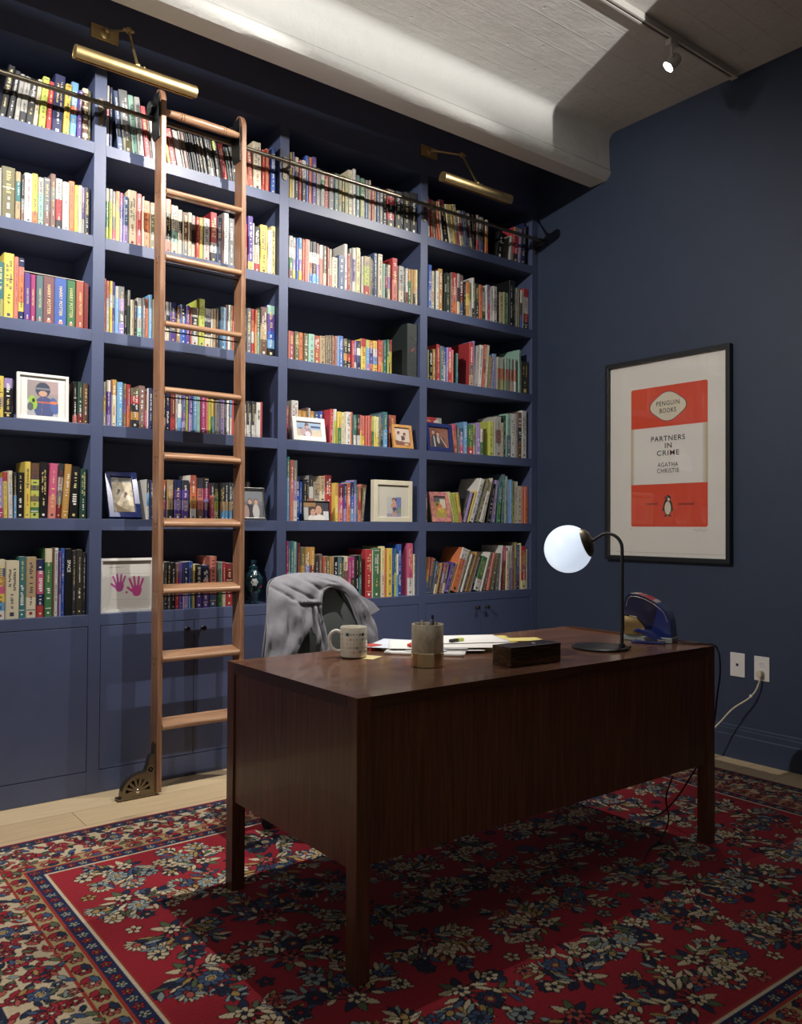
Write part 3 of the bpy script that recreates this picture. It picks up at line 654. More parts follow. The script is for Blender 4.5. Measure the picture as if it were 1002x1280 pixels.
44:33235,148,176,-52,s,122;33389,304,178,-45,Psst,253;33700,176,175,-23,q,143;33883,282,155,-15,nvP,202;34171,284,197,0,S,256;34462,60,197,0,k,54;34527,506,185,0,EEER,424;35038,155,187,0,LTC,131;35237,373,201,0,v,336;35617,212,165,0,WE,155;36341,394,219,0,L,377;36742,134,246,0,g,143;36882,473,254,0,gbg,516;37361,278,219,0,C,260;37646,194,266,0,e,219;37846,368,280,0,Mq,433;38221,400,284,0,W,475;38628,228,286,0,g,269;38862,347,298,0,bkB,426;39216,440,312,0,W,560
45:31176,221,184,0,B,202;32896,432,182,-121,E,371;33342,182,187,-120,y,159;33532,112,182,-114,L,95;33650,208,181,-105,L,175;33866,210,183,-100,YYs,178;34174,135,204,165,k,127;34366,181,194,180,v,162;34462,87,195,188,k,78;34609,134,205,193,Y,126;34969,336,285,201,W,435;35156,168,204,200,n,155;35425,232,286,196,D,298;35719,272,204,197,W,248;35940,60,292,155,C,77;36410,286,249,116,K,312;36892,312,271,78,v,367;37344,306,261,48,QE,344;37664,204,311,24,q,270;37946,232,300,15,MM,294;38023,126,280,0,v,149;38155,207,280,0,S,243;38368,262,272,0,lL,298;38635,318,270,0,W,355;38959,375,242,0,C,374;39340,175,240,0,s,171;39520,309,240,0,sOO,301
46:31314,174,221,75,tAn,192;31483,165,218,95,jn,179;31610,122,216,112,D,130;31780,164,197,135,n,159;31938,144,173,133,DkC,122;32047,101,185,134,A,91;32224,167,185,134,b,149;32402,167,184,135,mvb,149;32623,211,184,144,DDC,187;32929,293,188,192,V,263;33086,144,188,199,l,128;33656,532,275,208,WOOO,690;33820,146,273,208,W,186;33982,146,270,210,D,184;34144,147,245,210,W,167;34308,147,245,210,k,167;34496,170,258,211,A,202;34638,127,252,211,B,147;34797,128,226,207,W,132;34992,173,222,206,k,174;35450,424,221,206,EEW,422;35704,155,252,185,W,175;36023,182,244,157,b,197;36312,209,242,141,s,222;36727,286,234,113,D,292;37134,241,235,73,G,246;37409,169,284,48,W,206;37723,195,279,25,Prr,232;38043,248,250,9,C,262;38087,198,281,0,Wg,235;38290,173,281,0,Wv,204;38469,138,277,0,j,160;38613,185,303,0,lDD,233;38803,333,287,0,uuV,395;39142,60,297,0,y,73;39207,426,277,0,RtjRy,482;39638,153,259,0,g,161"""

for _k, _c in list(PAL.items()):
    _l = .3*_c[0] + .59*_c[1] + .11*_c[2]
    PAL[_k] = tuple((_l + (x - _l) * .85) * .82 for x in _c)
def lum(c): return .3*c[0] + .59*c[1] + .11*c[2]
def book_mb(w, h, dep, code, side, rng, text=None):
    """spine at y = 0 facing -y, standing on z = 0; x from 0..w or -w..0"""
    g = MB(); x0 = -w if side == 'R' else 0.0; x1 = x0 + w
    bands = [PAL[c] for c in code]; n = len(bands)
    ch = min(.004, w * .22)
    cover = bands[0] if code.count(code[0]) * 2 >= n else max(set(code), key=code.count) and PAL[max(set(code), key=code.count)]
    edges = [0.0]
    for i in range(n):                                  # bands from the top down
        edges.append(edges[-1] + h / n)
    for i, c in enumerate(bands):
        zt, zb = h - edges[i], h - edges[i+1]
        g.add([(x0, ch, zb), (x0 + ch, 0, zb), (x1 - ch, 0, zb), (x1, ch, zb), (x0, ch, zt), (x0 + ch, 0, zt), (x1 - ch, 0, zt), (x1, ch, zt)],
              [(0, 1, 5, 4), (1, 2, 6, 5), (2, 3, 7, 6)], 0, c)
    bd = min(.0028, w * .16)
    page = (.66, .6, .48)
    g.add([(x0, ch, 0), (x0, dep, 0), (x0, dep, h), (x0, ch, h)], [(3, 2, 1, 0)], 0, cover)
    g.add([(x1, ch, 0), (x1, dep, 0), (x1, dep, h), (x1, ch, h)], [(0, 1, 2, 3)], 0, cover)
    g.add([(x0, dep, 0), (x1, dep, 0), (x1, dep, h), (x0, dep, h)], [(3, 2, 1, 0)], 0, page)
    for z, top in ((h, 1), (0, 0)):
        zi = z - (.003 if top else -.003)
        g.add([(x0, ch, z), (x0 + bd, ch, z), (x0 + bd, dep, z), (x0, dep, z)], [(0, 1, 2, 3)], 0, cover)
        g.add([(x1 - bd, ch, z), (x1, ch, z), (x1, dep, z), (x1 - bd, dep, z)], [(0, 1, 2, 3)], 0, cover)
        g.add([(x0, ch, z), (x0 + ch, 0, z), (x1 - ch, 0, z), (x1, ch, z)], [(0, 1, 2, 3)], 0, bands[0] if top else bands[-1])
        g.add([(x0 + bd, ch, z), (x1 - bd, ch, z), (x1 - bd, dep, z), (x0 + bd, dep, z)], [(0, 1, 2, 3)], 0, page)
    # printing on the spine, a hair proud of it
    y = -.0003; cx = (x0 + x1) / 2; uw = w - 2 * ch
    def q(a, e, z0, z1, c): g.add([(a, y, z0), (e, y, z0), (e, y, z1), (a, y, z1)], [(0, 1, 2, 3)], 0, c)
    def ink(z):
        i = min(max(int((h - z) / h * n), 0), n - 1); c = bands[i]
        if lum(c) > .28: return rng.choice([(.03, .03, .035), (.05, .05, .09), (.25, .03, .03), (.04, .06, .12)])
        return rng.choice([(.75, .73, .68), (.7, .6, .3), (.8, .78, .74), (.65, .5, .2)])
    if text:
        vs, fs, tw, th = letters(text, .012)
        s = min(uw * (.72 if text != 'HARRY POTTER' else .45) / th, h * (.5 if text in ('SPACE', 'PROUST') else .62) / tw)
        zc = {'SPACE': h * .74, 'PROUST': h * .62, 'BLUME': h * .64}.get(text, h * .52)
        col = {'BLUME': (.03, .03, .03), 'SPACE': (.75, .73, .7), 'PROUST': (.6, .62, .6)}.get(text, (.62, .5, .24))
        g.add([(cx + ty * s, y, zc - tx * s) for tx, ty in vs], fs, 0, col)
        if text == 'HARRY POTTER': q(cx - uw * .2, cx + uw * .2, h * .045, h * .095, (.7, .25, .2)); q(cx - uw*.12, cx + uw*.12, h*.1, h*.13, (.75, .7, .6))
        return g
    if w > .009:
        def strip(z0, z1, size, off=0.0, dens=.75):
            z = z1; 
            while z > z0 + size * .4:
                lw = size * rng.uniform(.32, .7)
                if rng.random() < dens:
                    c = ink(z)
                    a = cx + off - size / 2; e = cx + off + size / 2
                    k = rng.random()
                    if k < .35: a += size * .25
                    elif k < .5: e -= size * .3
                    q(a, e, z - lw * .72, z, strip.c)
                z -= lw + size * .12
        size = min(uw * rng.uniform(.38, .62), .017)
        t1 = h * rng.uniform(.86, .93); m1 = h * rng.uniform(.4, .55); t2 = m1 - h * .06; b2 = h * rng.uniform(.16, .24)
        k = rng.random()
        strip.c = ink(h * .7)
        if k < .75:
            if w > .026 and rng.random() < .45:
                strip(m1, t1, size * .62, uw * .2); strip(m1 + h * .05, t1 - h * .04, size * .62, -uw * .2)
            else: strip(m1, t1, size)
            strip.c = ink(h * .3)
            strip(b2, t2, size * .66)
        else:
            strip(b2, m1, size)
            strip.c = ink(h * .8)
            strip(m1 + h * .08, t1, size * .6)
        c = ink(h * .06)
        q(cx - uw * .18, cx + uw * .18, h * .045, h * .045 + uw * .36, c)
        if rng.random() < .3:
            z = h * rng.choice([.95, .12, .6]); q(x0 + ch, x1 - ch, z, z + .003, ink(z))
    return g

rng = random.Random(11)
ALL = []
for line in BOOKS.strip().split('\n'):
    key, rest = line.split(':', 1)
    bay, row = int(key[0]), int(key[1]); items = rest.split(';')
    for i, it in enumerate(items):
        nums, *txt = it.split('|')
        px, w, h, a, code, vis = nums.split(',')
        ALL.append(dict(bay=bay, row=row, i=i, n=len(items), px=int(px) / 1e4, w=int(w) / 1e4, h=int(h) / 1e3, a=int(a) / 10, code=code, text=txt[0] if txt else None, vis=int(vis)))
chosen = set(id(b) for b in sorted([b for b in ALL], key=lambda b: -b['vis'])[:300])
seen = set(); rest = MB()
for b in ALL:
    side = 'R' if b['a'] > 0 else 'L'
    h = b['h']; dep = min(max(h * .66, .115), .25)
    yb = .02 + rng.random() * .014
    for fb_, fr_, fx0, fx1, back in ((1, 4, .85, 1.09, .045), (2, 5, 1.24, 1.43, .135), (2, 5, 1.9, 2.09, .1), (3, 4, 2.19, 2.43, .06), (3, 4, 2.85, 3.03, .06), (3, 5, 2.255, 2.455, .04), (3, 5, 2.71, 3.01, .06), (4, 4, 3.1, 3.335, .06), (4, 5, 3.15, 3.325, .075), (2, 6, 1.2, 1.49, .06)):
        bx0 = b['px'] - (b['w'] if b['a'] > 0 else 0)
        if b['bay'] == fb_ and b['row'] == fr_ and bx0 < fx1 and bx0 + b['w'] > fx0: yb += back
    bk = book_mb(b['w'], h, dep, b['code'], side, rng, b['text'])
    ang = math.radians(b['a']); P = (b['px'], yb, SZ[b['row']] + .0004)
    if id(b) in chosen:
        o = bk.build('book', M_book)
        o.location = P; o.rotation_euler = (0, ang, 0)
        cs = []
        for c in b['code']:
            if CN[c] not in cs: cs.append(CN[c])
        cnt = sorted(cs, key=lambda c: -sum(CN[x] == c for x in b['code']))
        colr = cnt[0] if len(cnt) == 1 else cnt[0] + ' and ' + cnt[1]
        size = 'thick' if b['w'] > .036 else 'tall' if h > .275 else 'thin' if b['w'] < .016 else 'short' if h < .185 else ''
        if abs(b['a']) > 4: size = (size + ' leaning').strip()
        l = b['i']; r = b['n'] - 1 - l
        pos = (ORD[l] + ' from the left') if l <= r else (ORD[r] + ' from the right' if r else 'last on the right')
        if l == 0: pos = 'at the left end'
        if r == 0: pos = 'at the right end'
        lab = f"{size} {colr} book {pos} on {SHN[b['row']]}, {BAYN[b['bay']]}".strip()
        lab = ' '.join(lab.split())
        if len(lab.split()) > 16: lab = lab.replace(' the ', ' ', 1)
        if len(lab.split()) > 16: lab = lab.replace(colr, cnt[0])
        tag(o, lab, 'book', f"books on the {SHN[b['row']]} of the {BAYN[b['bay']]}")
    else:
        c, s = math.cos(ang), math.sin(ang)
        n = len(rest.v)
        rest.v += [(P[0] + x * c + z * s, P[1] + y, P[2] - x * s + z * c) for x, y, z in bk.v]
        for f, m, cc in zip(bk.f, bk.m, bk.c):
            rest.f.append(tuple(k + n for k in f)); rest.m.append(m); rest.c.append(cc)
o = rest.build('books', M_book)
tag(o, 'narrow or half-hidden books packed between the larger ones on every shelf', 'books', kind='stuff')

# cardboard slipcase round the seven-book set on the third shelf
hp = [b for b in ALL if b['text'] == 'HARRY POTTER']
s0 = min(b['px'] for b in hp) - .0005; s1 = max(b['px'] + b['w'] for b in hp) + .0008; hh = max(b['h'] for b in hp)
z = SZ[3]
g = MB(); cc = (.1, .016, .014)
g.box((s1, .022, z + .0004), (s1 + .003, .2, z + hh + .005), 0, cc); g.box((s0, .03, z + hh + .002), (s1, .2, z + hh + .005), 0, (.4, .38, .34))
g.box((s1 + .0031, .022, z + .0004), (s1 + .018, .2, z + hh - .004), 0, (.16, .02, .018))
g.box((s0, .2, z + .0004), (s1 + .003, .203, z + hh + .005), 0, cc)
o = g.build('slipcase', M_book); tag(o, 'dark red cardboard slipcase around the matching set on third shelf, leftmost bay', 'slipcase')

# books lying flat behind the blue frame, fourth shelf of the rightmost bay
zz = SZ[4] + .0004; rg2 = random.Random(4)
for i, (hgt, wid, code, lab) in enumerate(((.058, .17, 'n', 'slate-blue book lying flat at the bottom of the stack behind blue frame'), (.056, .168, 'k', 'charcoal book lying flat, second up in the stack behind blue frame'),
        (.056, .165, 'T', 'tan book lying flat, third up in the stack behind blue frame'), (.046, .16, 'gRRR', 'grey and red book lying on top of the stack behind blue frame'))):
    bk = book_mb(hgt, wid, .13, code, 'L', rg2)
    m = MB(); m.v = [(p[2], p[1], hgt - p[0]) for p in bk.v]; m.f = bk.f; m.m = bk.m; m.c = bk.c
    o = m.build('book', M_book); o.location = (3.145 + .002 * i, .11 + .004 * (i % 2), zz); zz += hgt + .0006
    tag(o, lab, 'book', 'books lying flat behind the blue frame')

# ------------------------------------------------------------------ framed photographs and the like on the shelves
def skin(): return (.55, .33, .24)
def ph_child_snow(c):
    w, h = c.w, c.h; S = lambda x, y: (x*w, y*h)
    c.a[:] = (.5, .5, .52); c.rect(0, .45*h, w, h, (.32, .27, .27)); c.rect(.6*w, .62*h, w, h, (.4, .3, .3)); c.rect(0, 0, w, .2*h, (.42, .42, .45))
    c.ell(.55*w, .22*h, .34*w, .33*h, 0, (.07, .09, .22)); c.ell(.87*w, .3*h, .14*w, .24*h, .2, (.08, .13, .32)); c.rect(.3*w, .36*h, .95*w, .4*h, (.6, .12, .08)); c.ell(.86*w, .39*h, .13*w, .04*h, 0, (.75, .2, .08))
    c.ell(.5*w, .74*h, .24*w, .21*h, 0, (.05, .06, .1)); c.rect(.28*w, .75*h, .74*w, .79*h, (.2, .22, .26)); c.ell(.5*w, .63*h, .14*w, .08*h, 0, skin())
    c.ell(.18*w, .36*h, .13*w, .2*h, .2, (.3, .5, .06)); c.ell(.1*w, .24*h, .1*w, .12*h, 0, (.1, .12, .12)); c.ell(.2*w, .42*h, .05*w, .06*h, 0, (.03, .04, .03)); c.line([S(.46, .02), S(.5, .55)], .006*w, (.3, .2, .1))
def ph_sand(c):
    w, h = c.w, c.h; c.a[:] = (.5, .43, .3); rg = np.random.default_rng(2)
    for k in range(70):
        t = rg.uniform(.6, 1.25); c.ell(rg.uniform(0, w), rg.uniform(0, h), .09*w, .05*h, rg.uniform(0, 3), (.5*t, .43*t, .31*t))
    c.rect(0, .87*h, w, h, (.16, .16, .14)); c.poly([(0, 0), (0, .27*h), (.55*w, .08*h), (.8*w, 0)], (.22, .17, .1))
    for x, y in ((.33, .62), (.66, .53)):
        c.ell(x*w, y*h, .07*w, .05*h, 0, (.07, .04, .03)); c.ell((x-.02)*w, (y-.08)*h, .09*w, .06*h, .4, (.2, .15, .1)); c.ell((x+.08)*w, (y-.12)*h, .12*w, .08*h, -.5, (.6, .56, .48))
def ph_couple(c):
    w, h = c.w, c.h; c.a[:] = (.16, .17, .19); c.rect(0, .6*h, w, h, (.2, .21, .23))
    c.ell(.34*w, .22*h, .24*w, .3*h, 0, (.05, .055, .07)); c.ell(.16*w, .2*h, .14*w, .26*h, 0, (.45, .3, .26)); c.ell(.64*w, .22*h, .17*w, .28*h, 0, (.62, .58, .55))
    for x in (.36, .66): c.ell(x*w, .6*h, .11*w, .1*h, 0, (.12, .08, .06)); c.ell(x*w, .57*h, .09*w, .09*h, 0, skin())
def ph_beach(c):
    w, h = c.w, c.h; c.a[:] = (.55, .47, .36); c.rect(0, .5*h, w, h, (.3, .42, .6)); c.rect(.6*w, .62*h, w, .74*h, (.05, .07, .14)); c.rect(.5*w, .0, w, .5*h, (.58, .5, .38)); c.rect(0, .86*h, w, h, (.42, .5, .62))
    c.ell(.42*w, .3*h, .2*w, .33*h, 0, (.3, .22, .25)); c.ell(.42*w, .78*h, .09*w, .13*h, 0, (.15, .1, .09)); c.ell(.45*w, .66*h, .07*w, .09*h, 0, skin()); c.ell(.25*w, .35*h, .13*w, .2*h, .5, (.5, .36, .36)); c.ell(.45*w, .2*h, .12*w, .18*h, 0, (.6, .55, .62)); c.ell(.15*w, .55*h, .08*w, .05*h, 0, (.12, .1, .1))
def ph_sepia(c):
    w, h = c.w, c.h; c.a[:] = (.62, .5, .42); c.rect(0, 0, w, .2*h, (.25, .1, .06)); c.poly([(0, 0), (0, .3*h), (.5*w, .24*h), (.95*w, .1*h), (w, 0)], (.22, .09, .06))
    for x, y in ((.28, .7), (.68, .64)): c.ell(x*w, y*h, .1*w, .1*h, 0, (.05, .03, .03)); c.ell((x+.04)*w, (y-.03)*h, .06*w, .06*h, 0, (.5, .3, .22))
    c.ell(.52*w, .42*h, .16*w, .13*h, 0, (.12, .05, .04)); c.ell(.3*w, .4*h, .14*w, .16*h, 0, (.6, .55, .5)); c.rect(.62*w, .05*h, .9*w, .14*h, (.65, .45, .35))
def ph_faces(c):
    w, h = c.w, c.h; c.a[:] = (.05, .05, .07); c.rect(0, .72*h, .5*w, h, (.3, .18, .08)); c.rect(0, 0, .2*w, .7*h, (.42, .42, .4)); c.rect(.78*w, 0, w, .5*h, (.6, .6, .62))
    c.ell(.36*w, .1*h, .18*w, .2*h, 0, (.66, .63, .58)); c.ell(.62*w, .1*h, .2*w, .22*h, 0, (.7, .66, .62))
    c.ell(.36*w, .5*h, .15*w, .24*h, 0, (.07, .04, .03)); c.ell(.62*w, .62*h, .17*w, .3*h, 0, (.08, .05, .04)); c.ell(.38*w, .42*h, .1*w, .19*h, 0, skin()); c.ell(.6*w, .54*h, .12*w, .24*h, 0, skin())
    for x, y in ((.38, .42), (.6, .54)):
        for d in (-.04, .04): c.ell((x+d)*w, (y+.05)*h, .014*w, .02*h, 0, (.05, .03, .03))
        c.ell(x*w, (y-.1)*h, .04*w, .022*h, 0, (.45, .12, .1))
def ph_toddler(c):
    w, h = c.w, c.h; c.a[:] = (.5, .5, .5); c.rect(0, 0, w, .2*h, (.32, .3, .4)); c.rect(.62*w, .2*h, w, h, (.16, .2, .45)); c.rect(.75*w, .2*h, w, .5*h, (.22, .3, .16))
    c.ell(.5*w, .86*h, .17*w, .1*h, 0, (.1, .05, .04)); c.ell(.47*w, .82*h, .11*w, .08*h, 0, skin()); c.ell(.48*w, .58*h, .2*w, .17*h, 0, skin()); c.ell(.52*w, .38*h, .14*w, .14*h, 0, (.08, .08, .2)); c.ell(.42*w, .22*h, .06*w, .16*h, 0, skin()); c.ell(.6*w, .22*h, .06*w, .16*h, 0, skin())
def ph_evening(c):
    w, h = c.w, c.h; c.a[:] = (.22, .08, .05)
    for k in range(9): c.rect(.45*w, (.3+.07*k)*h, w, (.32+.07*k)*h, (.32, .16, .12))
    c.ell(.28*w, .25*h, .22*w, .4*h, 0, (.03, .03, .045)); c.ell(.62*w, .2*h, .2*w, .36*h, 0, (.04, .03, .04)); c.line([(.26*w, .05*h), (.22*w, .55*h)], .03*w, (.6, .6, .62)); c.line([(.88*w, .02*h), (.6*w, .5*h)], .03*w, skin()); c.ell(.45*w, .38*h, .07*w, .2*h, .2, (.5, .42, .36))
    for x, y in ((.2, .75), (.44, .66)): c.ell(x*w, (y+.04)*h, .1*w, .11*h, 0, (.04, .02, .02)); c.ell(x*w, y*h, .075*w, .1*h, 0, skin())
def ph_warm(c):
    w, h = c.w, c.h; c.a[:] = (.35, .27, .06); c.rect(0, .75*h, w, h, (.1, .1, .11)); c.rect(.55*w, .45*h, w, .9*h, (.55, .52, .4)); c.ell(.4*w, .5*h, .3*w, .17*h, .4, (.55, .18, .06)); c.ell(.62*w, .35*h, .24*w, .14*h, 0, (.5, .36, .06)); c.ell(.3*w, .64*h, .13*w, .08*h, 0, (.14, .08, .05)); c.ell(.4*w, .42*h, .09*w, .06*h, 0, skin())

def ring(g, W, H, b, y0, y1, z0=0.0, m=0, c=(1, 1, 1)):
    o = [(-W/2, z0), (W/2, z0), (W/2, z0+H), (-W/2, z0+H)]; i = [(-W/2+b, z0+b), (W/2-b, z0+b), (W/2-b, z0+H-b), (-W/2+b, z0+H-b)]
    vs = [(x, y0, z) for x, z in o] + [(x, y0, z) for x, z in i] + [(x, y1, z) for x, z in o] + [(x, y1, z) for x, z in i]
    fs = []
    for k in range(4):
        n = (k + 1) % 4
        fs += [(k, n, 4+n, 4+k), (8+k, 12+k, 12+n, 8+n), (k, 8+k, 8+n, n), (4+k, 4+n, 12+n, 12+k)]
    return g.add(vs, fs, m, c)
def photo_frame(label, x0, x1, z, H, y, lean, rot, border, m_frame, matc, win, paintf, depth=.016, name='photo_frame', cat='photo frame'):
    """win = picture window (x0, x1, z0, z1) as shares of the frame"""
    W = x1 - x0
    a = math.radians(lean)
    e = empty(name, ((x0 + x1) / 2, y, z + .0005 + depth * math.sin(a)), (-a, 0, math.radians(rot)))
    tag(e, label, cat)
    ring(MB(), W, H, border, 0, depth).build('frame', m_frame, e, bevel=min(.002, border * .2))
    X0, X1, Z0, Z1 = -W/2 + W*win[0], -W/2 + W*win[1], H*win[2], H*win[3]
    yi = min(.006, depth * .4)
    MB().box((-W/2 + border + .0005, yi + .002, border + .0005), (W/2 - border - .0005, depth - .001, H - border - .0005), 0, matc).build('mat_board', M_print, e)
    cv = Canvas(X1 - X0, Z1 - Z0, (X1 - X0) / 70, (.5, .5, .5)); paintf(cv); cv.noise(.12, 3)
    cv.grid('photograph', M_print, e, lambda X, Y: (X0 + X, np.full_like(X, yi + .0014), Z0 + Y))
    MB().box((-W/2 + border + .0005, yi - .001, border + .0005), (W/2 - border - .0005, yi, H - border - .0005)).build('glass', M_glass, e)
    if lean > 4:
        L_ = H * .62
        t = math.radians(lean)
        foot_y = depth + .0005
        MB().add([(-.018, depth, H*.7), (.018, depth, H*.7), (.018, depth + .012 + H*.04, H*.06 + (.012 + H*.04) * math.tan(t)), (-.018, depth + .012 + H*.04, H*.06 + (.012 + H*.04) * math.tan(t))], [(0, 1, 2, 3)]).build('easel_back', M_blackp, e)
    return e
M_fblue = paint('navy_lacquer_frame', (.018, .03, .13), .25, .02)
M_fcream = paint('cream_frame', (.62, .58, .45), .45, .02)
M_fblack = mat('black_frame', (.012, .012, .014), .35)
M_fdark = mat('blackened_wood_frame', (.009, .012, .015), .4)
M_fpatt = mat('mottled_pink_frame', (.5, .2, .2), .4)
setcol(M_fpatt, ramp(M_fpatt, noise(M_fpatt, coords(M_fpatt), 42, 3), [(.3, (.16, .07, .3)), (.45, (.5, .16, .16)), (.62, (.58, .3, .2)), (.75, (.3, .1, .12))]))
WH = (.72, .71, .68)
photo_frame('white frame with photo of child in helmet and blue snowsuit', .862, 1.074, SZ[4], .2, .008, 2, 0, .012, M_white, WH, (.2, .8, .1, .86), ph_child_snow)
photo_frame('navy frame leaning back with sandy photo, left of ladder', 1.262, 1.41, SZ[5], .235, .02, 24, -3, .026, M_fblue, (.02, .03, .12), (.18, .82, .13, .87), ph_sand, .022)
photo_frame('silver framed photo of couple to the right of the ladder', 1.92, 2.066, SZ[5], .167, .02, 8, 6, .012, M_chrome, (.3, .3, .3), (.085, .915, .08, .92), ph_couple)
photo_frame('white landscape frame with beach photo, fourth shelf of third bay', 2.209, 2.409, SZ[4], .128, .006, 10, 0, .024, M_white, WH, (.13, .87, .17, .83), ph_beach)
photo_frame('small honey wood frame with brown photo, third bay', 2.866, 3.01, SZ[4], .14, .006, 10, 0, .017, M_frame_wood, (.5, .4, .3), (.13, .87, .12, .88), ph_sepia)
photo_frame('thin black edged photo of two smiling faces', 2.27, 2.438, SZ[5], .108, .006, 6, 0, .005, M_fblack, (.1, .1, .1), (.03, .97, .04, .96), ph_faces, .008)
photo_frame('deep cream box frame with small photo of toddler', 2.726, 3.0, SZ[5], .236, .004, 0, 0, .027, M_fcream, (.6, .57, .48), (.35, .72, .1, .6), ph_toddler, .035)
photo_frame('navy frame with evening photo of couple, rightmost bay', 3.122, 3.322, SZ[4], .172, .012, 8, 0, .024, M_fblue, (.02, .03, .12), (.14, .86, .16, .84), ph_evening)
photo_frame('mottled pink frame with yellow and orange photo, rightmost bay', 3.166, 3.31, SZ[5], .184, .014, 12, -4, .026, M_fpatt, (.5, .3, .2), (.2, .8, .15, .84), ph_warm)

# clear block with pink handprints, lowest shelf beside the ladder
ha = empty('handprint_art', (1.351, .022, SZ[6] + .0006), (math.radians(-3), 0, 0))
tag(ha, 'white framed pair of pink handprints on lowest shelf, behind the ladder', 'artwork')
W, H = .25, .247
ring(MB(), W, H, .012, 0, .03).build('frame', M_white, ha, bevel=.001)
MB().box((-W/2 + .0125, .012, .0125), (W/2 - .0125, .026, H - .0125)).build('backing', M_white, ha)
cv = Canvas(W - .03, H - .03, .0011, (.6, .58, .54))
cv.rect(0, 0, .032, 1, (.68, .67, .63))
def hand(cx, cy, s, flip, col):
    cv.ell(cx, cy, .021*s, .019*s, 0, col); cv.ell(cx, cy - .012*s, .017*s, .014*s, 0, col)
    for dx, ln, an in ((-.017, .03, 1.95), (-.006, .037, 1.68), (.006, .036, 1.48), (.016, .029, 1.2)):
        fx, fy = cx + flip*dx*s, cy + .015*s
        dxn, dyn = math.cos(an)*flip, math.sin(an)
        for k in range(9): cv.ell(fx + dxn*ln*s*k/8, fy + dyn*ln*s*k/8, .0045*s, .0052*s, 0, col)
    for k in range(7): cv.ell(cx - flip*(.019 + .017*k/6)*s, cy + (-.004 + .014*k/6)*s, .005*s, .005*s, 0, col)
hand(.075, .105, 1.0, 1, (.4, .07, .27)); hand(.155, .085, 1.15, 1, (.5, .06, .24))
cv.ell(.108, .075, .005, .005, 0, (.4, .06, .2)); cv.ell(.09, .072, .0025, .0025, 0, (.3, .3, .3))
cv.line([(.032, .165), (.21, .158)], .0006, (.2, .2, .2)); cv.line([(.03, .19), (.1, .192)], .0009, (.15, .15, .15)); cv.line([(.04, .045), (.21, .04)], .0006, (.35, .35, .33))
cv.noise(.08, 4)
cv.grid('print', M_print, ha, lambda X, Y: (-W/2 + .015 + X, np.full_like(X, .0112), .015 + Y))
MB().box((-W/2 + .0125, .006, .0125), (W/2 - .0125, .0078, H - .0125)).build('glass', M_glass, ha)

# dark lidded vase with a white flower
va = empty('lidded_vase', (2.022, .085, SZ[6] + .0005))
tag(va, 'dark glossy lidded vase painted with white flower, behind chair on lowest shelf', 'vase')
prf = [(.0, .0), (.03, .0), (.031, .006), (.022, .012), (.024, .022), (.036, .05), (.045, .085), (.0475, .11), (.044, .135), (.034, .155), (.024, .166), (.021, .174), (.022, .18), (.0, .18)]
M_enamel = mat('dark_blue_enamel', (.008, .02, .035), .12, coat=.6)
setcol(M_enamel, ramp(M_enamel, noise(M_enamel, coords(M_enamel), 38, 3), [(.42, (.006, .012, .02)), (.6, (.01, .05, .06)), (.7, (.012, .03, .09))]))
body = MB().lathe(prf, n=40).build('body', M_enamel, va, smooth=50)
MB().lathe([(0, .181), (.023, .181), (.024, .186), (.014, .194), (.011, .2), (.015, .206), (.014, .222), (0, .224)], n=28).build('lid', M_enamel, va, smooth=50)
def petal(g, th, zc, a, b2, ang, col):
    R = .0478; P = []
    for k in range(12):
        t = 2*PI*k/12; du, dv = a*math.cos(t), b2*math.sin(t)
        u = du*math.cos(ang) - dv*math.sin(ang); v = du*math.sin(ang) + dv*math.cos(ang)
        z = zc + v
        r = np.interp(z, [p[1] for p in prf[3:12]], [p[0] for p in prf[3:12]]) + .0006
        P.append((r*math.sin(th + u/r), -r*math.cos(th + u/r), z))
    g.add(P, [tuple(range(12))], 0, col)
g = MB()
for k in range(6): petal(g, -.35 + .2*math.cos(k*PI/3), .112 + .011*math.sin(k*PI/3), .0095, .0075, k*PI/3, (.62, .64, .62))
petal(g, -.35, .112, .004, .004, 0, (.5, .45, .2)); petal(g, .45, .088, .01, .007, .7, (.35, .03, .05)); petal(g, .3, .07, .012, .005, -.6, (.03, .16, .1)); petal(g, -.7, .075, .013, .005, .9, (.03, .14, .1)); petal(g, -.1, .06, .012, .006, .2, (.05, .2, .25))
g.build('painted_flowers', M_ceramic, body)

# dark floral magazine box, third bay
g = MB()
bx = empty('storage_box', (3.009, .024, SZ[3] + .0005)); tag(bx, 'tall dark box file patterned with flowers, right end of third bay', 'box')
cv = Canvas(.074, .312, .001, (.028, .034, .033)); rg = np.random.default_rng(8)
for k in range(46): cv.ell(rg.uniform(0, .074), rg.uniform(0, .312), rg.uniform(.003, .009), rg.uniform(.0015, .003), rg.uniform(0, 3), (.008, .01, .012) if k % 2 else (.05, .055, .045))
for x, y in ((.04, .16), (.046, .168), (.034, .155)): cv.ell(x, y, .007, .005, .6, (.28, .035, .05))
cv.noise(.2, 1)
g.box((-.038, .0012, 0), (.038, .24, .314), 0, (.025, .034, .034)).build('box_body', M_book, bx, bevel=.0012)
cv.grid('spine_print', M_print, bx, lambda X, Y: (-.037 + X, np.full_like(X, .0007), .001 + Y))

